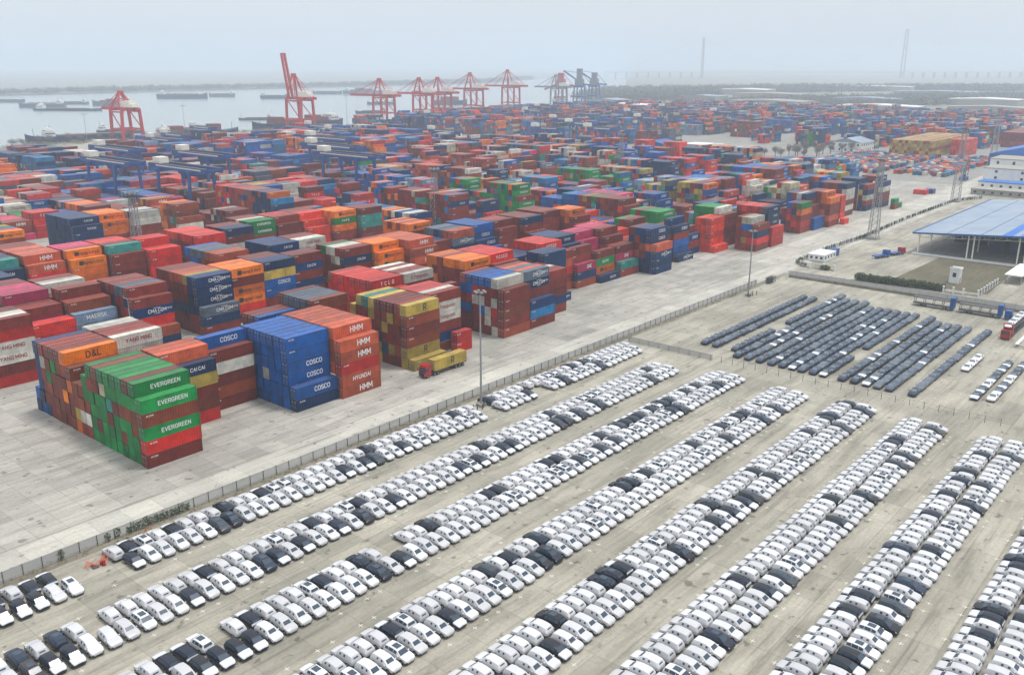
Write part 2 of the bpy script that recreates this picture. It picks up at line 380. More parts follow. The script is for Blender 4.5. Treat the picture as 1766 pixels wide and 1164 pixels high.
def corr_wall(mb, L, y, out, z0, z1, m=0):
    """corrugated side, real trapezoid ribs"""
    d = .045; pitch = .56; n = int((L - .4) / pitch); x = .2; st = (L - .4) / n
    prof = []
    for i in range(n):
        prof += [(x, 0), (x + st*.32, 0), (x + st*.5, 1), (x + st*.82, 1)]; x += st
    prof.append((L - .2, 0))
    for (xa, a), (xb, b_) in zip(prof, prof[1:]):
        ya, yb = y + out * (a - 1) * d, y + out * (b_ - 1) * d
        q = [(xa, ya, z0), (xb, yb, z0), (xb, yb, z1), (xa, ya, z1)]
        if out > 0: q.reverse()
        mb.poly(q, m)
_cm = {}
def container_mesh(brand, L, twenty=False):
    key = (brand, L)
    if key in _cm: return _cm[key]
    mb = MB(); w = CWD / 2
    corr_wall(mb, L, -w + .015, -1, .16, CH - .12); corr_wall(mb, L, w - .015, 1, .16, CH - .12)
    n = int((L - .4) / .8); st = (L - .4) / n               # roof panels, shallow pressed ribs
    for i in range(n):
        x = .2 + i * st
        mb.quad((x, -w+.08, CH-.05), (x+st*.5, -w+.08, CH-.05), (x+st*.5, w-.08, CH-.05), (x, w-.08, CH-.05))
        mb.box(x+st*.5, x+st, -w+.08, w-.08, CH-.08, CH-.03, 0, 'b')
    mb.quad((.06, w-.1, .15), (L-.06, w-.1, .15), (L-.06, -w+.1, .15), (.06, -w+.1, .15))
    mb.quad((L-.05, -w+.1, .1), (L-.05, w-.1, .1), (L-.05, w-.1, CH-.1), (L-.05, -w+.1, CH-.1))
    for s in (-1, 1):
        a, b_ = (-w, -w + .09) if s < 0 else (w - .09, w)
        mb.box(.16, L-.16, a, b_, .02, .17); mb.box(.16, L-.16, a, b_, CH-.13, CH-.01)
        for x0, x1 in ((0, .16), (L-.16, L)):
            ya, yb = (-w, -w+.16) if s < 0 else (w-.16, w)
            mb.box(x0, x1, ya, yb, .12, CH-.12)
            mb.box(x0-.003, x1+.003, ya-.003, yb+.003, 0, .12, 2); mb.box(x0-.003, x1+.003, ya-.003, yb+.003, CH-.12, CH, 2)
    for x0, x1 in ((.02, .1), (L-.1, L-.02)):
        mb.box(x0, x1, -w+.16, w-.16, .02, .16); mb.box(x0, x1, -w+.16, w-.16, CH-.13, CH-.02)
    mats = [M['cont'], M['txt_white'], M['dsteel']]
    if brand:
        letters(mb, brand, L, -w - .01, 0); mats[1] = M['txt_' + BR[brand][2]]
    else:
        serial(mb, L, -w - .012, 0, 0, 1)
    me = mb.mesh('container_shell', mats); _cm[key] = me; return me
def door_mesh(side):
    w = CWD / 2; mb = MB()
    a, b_ = (-w + .17, -.012) if side < 0 else (.012, w - .17)
    mb.box(.015, .06, a, b_, .17, CH - .14)
    for i in range(5):
        z = .35 + i * .48; mb.box(.0, .016, a + .08, b_ - .08, z, z + .3, 0, 'r')
    for fx in (.3, .72):
        y = a + (b_ - a) * fx
        mb.tube((-.03, y, .1), (-.03, y, CH - .1), .022, k=5, m=1)
        mb.box(-.045, .0, y - .05, y + .16, 1.1, 1.16, 1)
    for q_, p in enumerate(textpolys('48 22', .18)): mb.poly([(-.004 - .0015 * (q_ % 9), (a + b_) / 2 - q[0], 2.3 + q[1]) for q in p], 2)
    return mb.mesh('container_door', [M['cont'], M['steel'], M['txt_white']])

CONT = []        # x0, y0, z0, L, code, line, stack, row, tier
OCC = {}
def put(line, stack, row, x0, y0, codes, L=CL, j=.12):
    for t, c in enumerate(codes):
        if c in ' _': continue
        dx = rnd.uniform(-j, j)
        CONT.append((x0 + dx, y0, t * CH + .02, L, c, line, stack, row, t))
        OCC[(line, stack, row, t)] = 1
def bayx(k): return 78.4 + 12.7 * k
LINEN = ['front', 'second', 'third', 'fourth', 'fifth', 'sixth', 'seventh', 'eighth', 'ninth', 'tenth', 'eleventh']
def spec(line, k, y0, rows, x0=None, L=CL, stack=None):
    """rows front to back; 'code*n' repeats, number = gap in rows"""
    x0 = bayx(k) if x0 is None else x0; stack = k if stack is None else stack
    r = 0; 
    for it in rows.split():
        if it[0].isdigit(): r += int(it); continue
        c, _, n = it.partition('*')
        for _i in range(int(n or 1)):
            put(line, stack, r, x0, y0 + r * PIT, c, L); r += 1
BODY = 'mmmmmmbbbuuhhdnnnnlqqrosw'
FARBLUE = [False]
def rcol():
    if FARBLUE[0]: return rnd.choice('mmmbuuhnnnnnnnnllllllllkkkkqqqvsrrxxooowwe')
    return rnd.choice('mmmmmmbbbuuuuhhdnnnnnnnllllllkkqrrrrxxoooowwwesstgpyk')
LET = {'g':'G','w':'W','n':'CNK','o':'O','u':'UH','r':'RZ','s':'S','p':'P','l':'L','q':'Q','y':'Y','h':'T'}
def brandup(c):
    return rnd.choice(LET[c]) if c in LET and rnd.random() < .8 else c
def rstack(n, dom=None):
    out = ''
    for i in range(n):
        c = dom if dom and rnd.random() < .68 else rcol()
        out += brandup(c)
    return out
def rblock(line, k, y0, nrows, hmax=6, x0=None, hmin=2, p_gap=.07, stack=None, blue=False):
    FARBLUE[0] = blue
    h = rnd.choice([3, 4, 5, 5, 6, 6, hmax]); h = max(hmin, min(hmax, h))
    dom = rcol() if rnd.random() < .75 else None
    x0 = bayx(k) if x0 is None else x0
    r = 0
    while r < nrows:
        seg = rnd.randint(2, 6)
        hh = max(1, min(hmax, h + rnd.choice([-2, -1, -1, 0, 0, 0, 0, 1])))
        if rnd.random() < p_gap: r += rnd.randint(1, 3); continue
        if rnd.random() < .35: dom = rcol()
        for i in range(seg):
            if r >= nrows: break
            put(line, k if stack is None else stack, r, x0, y0 + r * PIT, rstack(hh if r else max(1, hh - rnd.randint(0, 2)), dom)); r += 1

# front line, read off the photograph stack by stack
spec(0, 0, 162.5, 'mrGbG ggbbgG gggbgm gbgbgg gggmgg ggmtgg ggggeg gmggmb ggggmg bwmgg mwbm oymb bbmob mmombD mbmmbm bmmbgm mmbgbm nmmmwm lnnnnn nl')
spec(0, 1, 175.7, 'rbmyN mbmbmu*3 bmbm*5 mbmmwW mbmmmm*3 wmmbmw*2')
spec(0, 2, 180.0, 'mbmwm mbmmmL mbm*2')
spec(0, 3, 165.0, 'nL llLLll llllll*2 llwlll llllll lllwll llllll')
spec(0, 4, 163.8, 'UHrUU uuuuuU uuuuuu*7 4 mbmmL mbmmm*2')
spec(0, 5, 191.0, 'mbmmmb mbmmmq*4 bmmbmm')
spec(0, 6, 165.4, 'y yYbmbY mbmbbm mymmym mnmybm yynmmm myymyy ymmymt yymmmy yyyyy')
spec(0, 7, 172.0, 'bnmVVm wmmwmw rrrrrr*3 rrrrr')
spec(0, 7, 193.5, 'rrrrr rrrrrR rrrrrr*2 rrhrrr rrrrrr*2 rhrrrr rrrrrh', stack=107)
spec(0, 8, 185.5, 'mmmmm mmm mm 1 mbmmmV mmmmmm*2 mmmmmw mmmmmm mmmmmw')
spec(0, 9, 167.2, 'umbmm wmrwmw mwwmml mmlwml mmmwrl mmlmll mmlmlm')
spec(0, 10, 167.4, 'mkn mmnmCQ mnmmnu bnmmnq mmmmmu mmmmmm')
spec(0, 10, 194.5, 'mmmmmO mommmo*3 mmmmmm momomo momooo', stack=110)
spec(0, 11, 172.5, 'mnmmm*2 mnmmw mnmmm*2 3 mmmmm mmmmmZ rrrrrr*5')
spec(0, 12, 180.0, 'C nnCCnn nnnnnn mmmmmn mmmm*2 nmmmK nmmmn*3')
spec(0, 13, 189.0, 'umrum mmmmm mmmmmZ rmmmmr*4')
spec(0, 14, 187.4, 'unP mmmmm mmm mmmnN nnnnnN nnnnnn*4')
spec(0, 15, 185.4, 'N mOAm mmm mmm ppppp pmpmpp*3')
spec(0, 16, 185.4, 'mt mtPm mmPm mmmPm mmmpmm ppppmm ppmmpp ppmppp ppppmp')
spec(0, 17, 178.0, 'nnCu nnCuKK nnmuKK mnummn mummnm mnmm*2 xxxx xxxxx*3')
spec(0, 18, 186.0, 'mnmmn mnmmm*2 1 nmmmG gmmmmm*2 gmmmmg', x0=307)
spec(0, 19, 182.6, 'C nllmK nnmmnn mmmmm mmGmm', x0=319.6)
spec(0, 20, 187.0, 'nmK mmmm mmm mmmm 1 gggggG gggggg*3 gggggm gggggg', x0=332.3)
spec(0, 21, 180.5, 'x xxxxx*2 rxxxx', x0=346.5)
spec(0, 22, 184.0, 'mmmmm mmmmmw gggggg*2 ggwggg*2', x0=360)
spec(0, 23, 168.5, 'mrnm mrmlw mymle mmmmm', x0=361.0, stack=123)
spec(0, 24, 168.0, 'rrr rrrNNN nmmnnm mmmmmr*4', x0=375)
spec(0, 25, 177.0, 'mmw mmmw nnmm mmmm', x0=388)
spec(0, 26, 172.0, 'mrmog mrmnm mmrpl nnmm', x0=415)
spec(0, 27, 170.5, 'll llmm llmgmn llmmmw mmmmmm mmmlll', x0=428)
spec(0, 28, 168.4, 'mummo mmumoO mmmmmm*3', x0=441)
spec(0, 29, 165.4, 'x xxxxx xxxxx', x0=454, L=6.06)
spec(0, 30, 175.0, 'mwmwwn mwmwmn mmmmmm*3 nnnnnn', x0=479)
spec(0, 31, 173.0, 'nmwnm nnmyK mmmnnn*4', x0=505)
spec(0, 32, 171.0, 'nmmwn nmmmnK mmmmmm*3', x0=524)
spec(0, 33, 163.0, 'mg', x0=522, L=6.06); spec(0, 34, 163.0, 'g', x0=528.5, L=6.06)
spec(0, 35, 168.0, 'x*3', x0=595, L=6.06); spec(0, 36, 166.0, 'l l', x0=602, L=6.06)
# small red twenty-footers by the truck
spec(0, 7, 168.0, 'rr', x0=173.6, L=6.06, stack=207)
# second line
spec(1, 0, 234.8, 'rmWWrm rmbmrw mmmmmw mbmmmm*2 mwmmm mmmm*3 mmmbm*4', x0=76.0)
spec(1, 91, 281.0, 'nnnNN nnnnNN nnnnnn*3', x0=91.2, stack=91)
spec(1, 1, 244.0, 'rrrr rrrr rrm mmmpm*3 mnnmmp mmmmmp*4 mmmmmm*3', x0=90.5)
spec(1, 2, 247.0, 'nqsS nqvSb mqmmm mbmmmm*2 mmmmm*2 mmmmmw*2 mmmmmm*2 mmw*2', x0=103.6)
spec(1, 3, 236.8, 'nu mnrCm mnmrCm mnmmmq mnmmmq nnmmnm mmmmmm*3 mrmm*2 rmmrr*3', x0=116.8)
spec(1, 5, 236.2, 'mnQ mmnCCC mmnnnn mmnmmy mmnmmu*3 mmmnmm nnmmmm nmmnmm', x0=136.4)
spec(1, 6, 241.0, 'mrOOmO mmmmmo mmmomo*3 mmmmm*3 nmmm*3', x0=149.2)
spec(1, 7, 242.0, 'mmlLyn mmlnyn*2 mmnmmm*3', x0=162.0)
spec(1, 8, 244.0, 'mmnmNm mmnmmm*2 mmm*3', x0=174.8)
spec(1, 88, 265.0, 'mmmbmu mmlmmu*2 mlmlmq lmmmlq*3 mmmmml', x0=160.0, stack=88)
spec(1, 89, 261.5, 'mmmmN mmmmnN mmmnnn nnmmmn mmnnnn nmnnnn mmmmmn', x0=180.2, stack=89)
spec(1, 90, 265.0, 'mmmmWW mmmmwW mmmmmm*3', x0=193, stack=90)
spec(1, 9, 239.4, 'mommNm mmnmwm wmnmew mmnmmw mmmmmg mwmnmm', x0=192.8)
spec(1, 10, 236.6, 'mmmOO mmmOOO mmmooo*2 mmmmmo mmmmmm', x0=205.8)
spec(1, 11, 231.5, 'mmmUU mmmmUU mmmuuU uuuuuu*4 mmmuuu', x0=218.2)
spec(1, 12, 236.0, 'mmmmm mmmnn*2 nmmmm*3', x0=230.8)
spec(1, 13, 235.2, 'mnmnQu mnmnmu mnmnmq nnmmnn mmmmnq*2', x0=241.5)
spec(1, 13, 259.0, 'mmmmmO mmmooO mmmmom mmmmoo mmmmom mmmmoo', x0=241.5, stack=113)
spec(1, 14, 233.0, 'KKl KKKK llllLl llllll*3 mllmml lllmll', x0=256)
spec(1, 15, 236.0, 'hTThm mhhhhm mhhhhh*3', x0=268.8)
spec(1, 16, 232.0, 'mmnm mnnmmn mnmmmm*5', x0=283)
spec(1, 17, 228.0, 'PPmm ppmmm mmmmOO mmmmmo*3', x0=312)
spec(1, 18, 238.0, 'mmmmmm*6', x0=300)
for k in range(19, 44):
    if rnd.random() < .9: rblock(1, k, 228 + rnd.choice([0, 2.5, 5]), 20 if k < 30 else 16, x0=bayx(k) + 8)
for k in range(23, 36):
    if rnd.random() < .85: rblock(0, k, 196, 7, x0=bayx(k) + 2, stack=300 + k)
# third and fourth line, large stacks
spec(2, 2, 306.5, 'nnnnN nnnnnt nnnnnt nnnnnn*3 mmmmmm*5', x0=102.6)
spec(2, 3, 308.0, 'mmmrU mmmmmU mmmmmu*6 mmmmmm*4', x0=116.8)
spec(2, 4, 306.0, 'mmooO mmooOO mmmmmm pppppP mmmmmp*3', x0=130.0)
spec(2, 5, 303.5, 'mmmmm mmmmmt mmmmmm*2 rrrrrr*4', x0=143.0)
spec(2, 6, 302.0, 'rrrrr mmrrr*2 mnmmmr*3', x0=156.0)
spec(2, 7, 299.5, 'mmmmrr mmmrrR mmmmmr*3 mmmmmx*4', x0=173.0)
spec(2, 8, 304.0, 'mmmwmn mmmmmn*2 mmmmmm*3', x0=188.5)
spec(2, 9, 311.5, 'mmmmGG mmmmgg*2 mmmmmw mmmmmm*3', x0=204.0)
spec(2, 10, 312.0, 'mmmmm mmmmmm*2 mmmmmr*3', x0=217.5)
spec(2, 11, 309.0, 'xxxx xxxxx xxxxxx*3 mmmmmm*3', x0=230.2)
spec(2, 12, 307.0, 'mmmoAO mmmmoo*4', x0=243)
spec(2, 13, 305.0, 'mmmttm mmmmmm*4', x0=256)
spec(3, 8, 371.0, 'nnnnN nnnnNN nnnnnn*8', x0=160.5)
spec(3, 9, 374.0, 'mmmoO mmmooO mmmmoo*5', x0=173.4)
spec(3, 10, 371.0, 'mmmmww mnmmwn mmmmww*3', x0=186.4)
for line, y0, nr in ((2, 303, 20), (3, 373, 20)):
    for k in range(-1, 46):
        x0 = bayx(k) + 4
        if any(c[5] == line and abs(c[0] - x0) < 12.6 and c[7] >= 0 for c in CONT): continue
        if rnd.random() < .93: rblock(line, k, y0 + rnd.choice([0, 2.5]), nr, x0=x0)
for line, y0, nr in ((4, 437, 18), (5, 503, 19), (6, 576, 19), (7, 645, 19), (8, 714, 18), (9, 782, 18), (10, 850, 16)):
    for k in range(4, 46):
        if line == 10 and k < 47: continue
        if line == 9 and k < 27: continue
        if rnd.random() < .92: rblock(line, k, y0, nr, hmax=4 if line < 7 and k < 30 else 6, x0=bayx(k) + 5, p_gap=.13, blue=line > 5)
NEAR = len(CONT)
# yards beyond the cross road
EXCL = [(830, 940, 490, 560), (825, 960, 225, 290), (860, 925, 205, 240), (930, 995, 385, 425), (995, 1115, 190, 225)]
def far_field(x0, x1, y0, y1, hmax, dens, tag_):
    y = y0
    while y < y1:
        x = x0 + rnd.uniform(0, 6)
        while x < x1:
            if rnd.random() < dens and in_view(x, y, 5) and not any(x + 13 > a and x < b_ and y + 38 > c_ and y < d_ for a, b_, c_, d_ in EXCL): rblock(tag_, int(x), y, rnd.choice([6, 7, 12, 14]), hmax=hmax, x0=x, p_gap=.2, hmin=1, blue=rnd.random() < .8)
            x += 13.4 if rnd.random() < .93 else 26
        y += rnd.choice([40, 44, 50])
far_field(775, 1520, 470, 930, 6, .8, 'f1')
far_field(1000, 1560, 930, 1060, 4, .7, 'f2')
far_field(880, 1330, 225, 460, 6, .85, 'f3')
far_field(1340, 1520, 260, 460, 5, .6, 'f4')
for i in range(9):     # mustard block and orange stack beyond the tank yard
    spec('f5', 400 + i, 236 + 0 * i, 'yyhyy yhyyh hyyym yyhyy yhyyy ymyyh hyyyy yyhyy yhyym yyyhy hyyym yhyyy yyhyy yhyyh', x0=836 + 12.7 * i)
    if i < 3: spec('f5', 420 + i, 218, 'xxxxx xoxxx xxxxx*3', x0=872 + 12.7 * i)
for i in range(3): spec('f7', 600 + i, 392, 'mhuou xxoxx xoxxx xxxox oxxxx', x0=940 + 12.7*i)
for i in range(8): spec('f6', 500 + i, 196, 'mhmmm*9', x0=1000 + 12.7 * i)
# single-layer small boxes on the tank yard
for xa, xb, ya, yb in ((690, 850, 232, 300), (700, 860, 186, 222)):
    x = xa
    while x < xb:
        y = ya
        while y < yb:
            if rnd.random() < .85: put('t', int(x*10), int(y*10), x, y, rnd.choice('mhrxllnqwwekko'), 6.06)
            y += 3.4
        x += 8.2

# ---- which containers the camera sees largest
keep = []
for c in CONT:
    x, y, z, L, cc, ln, st, r, t = c
    if in_view(x + L/2, y + 1, z + 1, 60): keep.append(c)
CONT = keep
OCC = {(c[5], c[6], c[7], c[8]) for c in CONT}
print('containers in frame', len(CONT))
def expo(c):
    x, y, z, L, cc, ln, st, r, t = c
    return ((ln, st, r, t+1) not in OCC, (ln, st, r-1, t) not in OCC, (ln, st, r+1, t) not in OCC)
# ------------------------------------------------------------------ cars: lines of two rows, tails together
CARS = []      # x, y, heading(+1 nose +Y / -1 nose -Y), type, line, row
def line_cars(ln, Yf, spans, gaps=()):
    for row, dy, hd in ((0, 2.4, -1), (1, 7.55, 1)):
        for (xa, xb) in spans[row]:
            x = xb
            while x > xa:
                if not any(g[0] == row and abs(x - g[1]) < 1.4 for g in gaps):
                    u = rnd.random()
                    ty = 'W' if u < .74 else 'D' if u < .875 else 'K' if u < .93 else 'S'
                    if ln == 0 and x < 50 and rnd.random() < .4: ty = 'D'
                    CARS.append((x + rnd.uniform(-.06, .06), Yf + dy + rnd.uniform(-.18, .18), hd, ty, ln, row))
                x -= 2.575
both = lambda *s: (s, s)
line_cars(0, LINES[0], (((20, 48.6), (58, 141), (148, 159.5), (166, 206.5)), ((20, 46.8), (56.3, 142.5), (147.5, 160), (164, 208))))
line_cars(1, LINES[1], both((20, 198)), [(1, 46.5)])
line_cars(2, LINES[2], both((20, 203)), [(1, 55.5), (1, 88.5)])
line_cars(3, LINES[3], both((20, 201.5)))
line_cars(4, LINES[4], both((30, 203)))
line_cars(5, LINES[5], both((40, 201.5)))
line_cars(6, LINES[6], both((60, 202)))
line_cars(7, LINES[7], both((70, 203)))
CARS = [c for c in CARS if in_view(c[0], c[1], .8, 45)]
print('cars in frame', len(CARS))
# ---- visibility count by casting rays from the camera over boxes of every countable container and car
bv, bf, own = [], [], []
def addbox(x0, x1, y0, y1, z0, z1, key):
    n = len(bv)
    bv.extend([(x0,y0,z0),(x1,y0,z0),(x1,y1,z0),(x0,y1,z0),(x0,y0,z1),(x1,y0,z1),(x1,y1,z1),(x0,y1,z1)])
    for q in ((0,3,2,1),(4,5,6,7),(0,1,5,4),(2,3,7,6),(3,0,4,7),(1,2,6,5)):
        bf.append(tuple(n+i for i in q)); own.append(key)
for i, c in enumerate(CONT):
    addbox(c[0], c[0]+c[3], c[1], c[1]+CWD, c[2], c[2]+CH, ('c', i))
for i, c in enumerate(CARS):
    addbox(c[0]-.9, c[0]+.9, c[1]-2.3, c[1]+2.3, .2, 1.5, ('v', i))
bvh = BVHTree.FromPolygons(bv, bf)
hits = {}
ST = 3.6
yy = 150.0
while yy < 1164:
    xx = 1.0
    while xx < 1766:
        d = CR @ Vector((xx - 883, yy - 582, 1550))
        h = bvh.ray_cast(Vector((0, 0, CAMH)), d, 3000)
        if h[2] is not None:
            k = own[h[2]]; hits[k] = hits.get(k, 0) + 1
        xx += ST
    yy += ST
csel = sorted((k for k in hits if k[0] == 'c'), key=lambda k: -hits[k])
vsel = sorted((k for k in hits if k[0] == 'v'), key=lambda k: -hits[k])
print('visible containers', len(csel), 'cars', len(vsel), 'smallest kept', hits[csel[min(299, len(csel)-1)]], hits[vsel[min(299, len(vsel)-1)]])
CSEL = {k[1] for k in csel[:300]}
VSEL = {k[1] for k in vsel[:300]}
CSEEN = {k[1] for k in csel}

# ---- individual containers
dm = [door_mesh(-1), door_mesh(1)]
def shade(c):
    r_, g_, b_ = PAL[c]; f_ = rnd.uniform(.8, 1.1)
    gm = (r_+g_+b_)/3; r_, g_, b_ = [max(0, gm + (q_-gm)*1.16) for q_ in (r_, g_, b_)]
    v = lin(min(255, r_*f_), min(255, g_*f_), min(255, b_*f_)); return (v[0]*.87, v[1]*.87, v[2]*.87, 1)
order = {}
for ln in range(11):
    sts = {}
    for i in CSEL:
        c = CONT[i]
        if c[5] == ln: sts.setdefault(c[6], []).append(c[0])
    for n, (s, xs) in enumerate(sorted(sts.items(), key=lambda kv: (min(kv[1])))): order[(ln, s)] = n + 1
rows = {}
for c in CONT: rows.setdefault((c[5], c[6]), set()).add(c[7])
rows = {k: sorted(v) for k, v in rows.items()}
mass = []
for i, c in enumerate(CONT):
    x, y, z, L, cc, ln, st, r, t = c
    ck, br = code(cc)
    if i in CSEL:
        o = link('shipping_container', container_mesh(br, L)); o.location = (x, y + CWD/2, z); o.color = shade(ck)
        for d_ in dm:
            q = link('door', d_, o); q.color = o.color
        rr = rows[(ln, st)].index(r) + 1 if (ln, st) in rows else 1
        mark = (' with %s lettering' % BR[br][2]) if br and BR[br][2] != 'black' else ''
        if isinstance(ln, int):
            lab = f"{CNAME[ck]} container{mark}, {ordn(t+1)} tier, {ordn(rr)} row back, {ordn(order[(ln, st)])} stack in {LINEN[ln]} line"
            if len(lab.replace('-', ' ').split()) > 16: lab = lab.replace(mark, '')
        else:
            lab = f"{CNAME[ck]} container{mark}, {ordn(t+1)} tier, in the distant yard"
        tag(o, lab, 'container', 'shipping containers stacked in the yard')
    else:
        mass.append(i)
# ---- all the rest in one mass
mb = MB(); paint = []
for i in mass:
    c = CONT[i]; x, y, z, L, cc, ln, st, r, t = c
    if i not in CSEEN and isinstance(ln, int) and ln < 4 and all(e == 0 for e in expo(c)): 
        if (ln, st, r, t) in OCC and (ln, st-1, r, t) in OCC: continue
    ck, br = code(cc); col = shade(ck)
    top, fr, bk = expo(c)
    skip = 'b' + ('' if top else 't') + ('' if fr else 'f') + ('' if bk else 'k')
    near = y < 420 and fr and isinstance(ln, int)
    n0 = len(mb.f)
    mb.box(x, x + L, y, y + CWD, z, z + CH - .03, 0, skip)
    if near:
        mi = 1
        if br: 
            mi = {'white': 1, 'red': 2, 'dark': 3}[BR[br][2]]; letters(mb, br, L, y - .03, z, x, mi)
    paint += [col] * (len(mb.f) - n0)
mass_o = mb.obj('stacked_containers', [M['cont_s'], M['txt_white'], M['txt_red'], M['txt_dark']])
def set_paint(o, paint):
    me = o.data; at = me.attributes.new('paint', 'FLOAT_COLOR', 'CORNER'); buf = []
    for p, c in zip(me.polygons, paint): buf.extend(list(c) * p.loop_total)
    at.data.foreach_set('color', buf)
set_paint(mass_o, paint)
tag(mass_o, 'far stacks of mixed coloured containers reaching towards the river', 'containers', None, 'stuff')
print('mass faces', len(mb.f))
# ------------------------------------------------------------------ car shapes: lofted sections, nose towards +Y after turning
def car_loft(kind):
    """stations front to back: x, half width, bottom, shoulder height, roof height (None = bonnet/boot), roof half width"""
    if kind == 'suv':
        L = 4.66
        st = [(2.33,.62,.42,.62,None,0),(2.25,.84,.28,.78,None,0),(2.0,.93,.24,.92,None,0),(1.45,.95,.24,1.01,None,0),(1.12,.95,.24,1.06,1.08,.8),
              (.42,.95,.24,1.07,1.55,.7),(-.25,.95,.24,1.08,1.66,.68),(-1.25,.95,.24,1.09,1.65,.69),(-1.95,.94,.26,1.10,1.55,.67),(-2.21,.91,.3,1.06,1.12,.76),(-2.29,.86,.36,.95,None,0),(-2.33,.74,.45,.8,None,0)]
        ws, rs = (4, 5), (8, 9); side = [(5, 6), (6, 7), (7, 8)]
    elif kind == 'van':
        L = 4.7
        st = [(2.34,.66,.42,.66,None,0),(2.26,.86,.28,.82,None,0),(2.02,.94,.24,.98,None,0),(1.5,.96,.24,1.06,None,0),(1.18,.96,.24,1.1,1.12,.8),
              (.4,.96,.24,1.12,1.68,.72),(-.2,.96,.24,1.12,1.78,.72),(-1.3,.96,.24,1.12,1.76,.72),(-2.0,.95,.26,1.12,1.66,.69),(-2.25,.92,.3,1.08,1.15,.78),(-2.31,.88,.36,.98,None,0),(-2.34,.78,.45,.82,None,0)]
        ws, rs = (4, 5), (8, 9); side = [(5, 6), (6, 7), (7, 8)]
    else:
        L = 4.75
        st = [(2.37,.62,.4,.56,None,0),(2.28,.84,.26,.7,None,0),(2.0,.91,.22,.82,None,0),(1.35,.92,.22,.9,None,0),(.95,.92,.22,.94,.96,.72),
              (.1,.92,.22,.97,1.38,.6),(-.4,.92,.22,.98,1.44,.6),(-1.0,.92,.22,.99,1.4,.58),(-1.2,.92,.24,.99,1.36,.57),(-1.85,.9,.26,.99,1.02,.66),(-2.28,.86,.34,.92,None,0),(-2.37,.72,.42,.74,None,0)]
        ws, rs = (4, 5), (8, 9); side = [(5, 6), (6, 7)]
    secs = []
    for x, w, zb, zs, zr, wr in st:
        if zr is None: zr, wr = zs + .04, w * .8
        h = [(0, zb), (w*.9, zb), (w, zb + (zs-zb)*.33), (w*1.0, zs - (zs-zb)*.25), (w*.96, zs), (wr, zr - .03), (wr*.72, zr + .0), (0, zr + .02)]
        secs.append([(x, y, z) for y, z in h] + [(x, -y, z) for y, z in reversed(h[1:-1])])
    return L, st, secs, ws, rs, side
def patch(secs, i, k, j0, j1, sx, sy, off):
    """panel over the loft between stations i,k and profile points j0,j1, shrunk and lifted"""
    P = [Vector(secs[i][j0]), Vector(secs[k][j0]), Vector(secs[k][j1]), Vector(secs[i][j1])]
    c = sum(P, Vector()) / 4; n = (P[1]-P[0]).cross(P[3]-P[0])
    if n.length < 1e-6: n = (P[2]-P[1]).cross(P[0]-P[1])
    n.normalize()
    if n.dot(c - Vector((0, 0, .7))) < 0: n = -n
    u = (P[1]-P[0]+P[2]-P[3]); v = (P[3]-P[0]+P[2]-P[1]); u.normalize(); 
    out = []
    for a, b in ((0,0),(1,0),(1,1),(0,1)):
        a2, b2 = .5 + (a-.5)*sx, .5 + (b-.5)*sy
        q = P[0]*(1-a2)*(1-b2) + P[1]*a2*(1-b2) + P[2]*a2*b2 + P[3]*(1-a2)*b2
        out.append(tuple(q + n*off))
    return out, n
def addpatch(mb, pn, m=0):
    P, n = pn
    q = [Vector(p) for p in P]
    if (q[1]-q[0]).cross(q[3]-q[0]).dot(n) < 0: P = list(reversed(P))
    mb.poly(P, m)
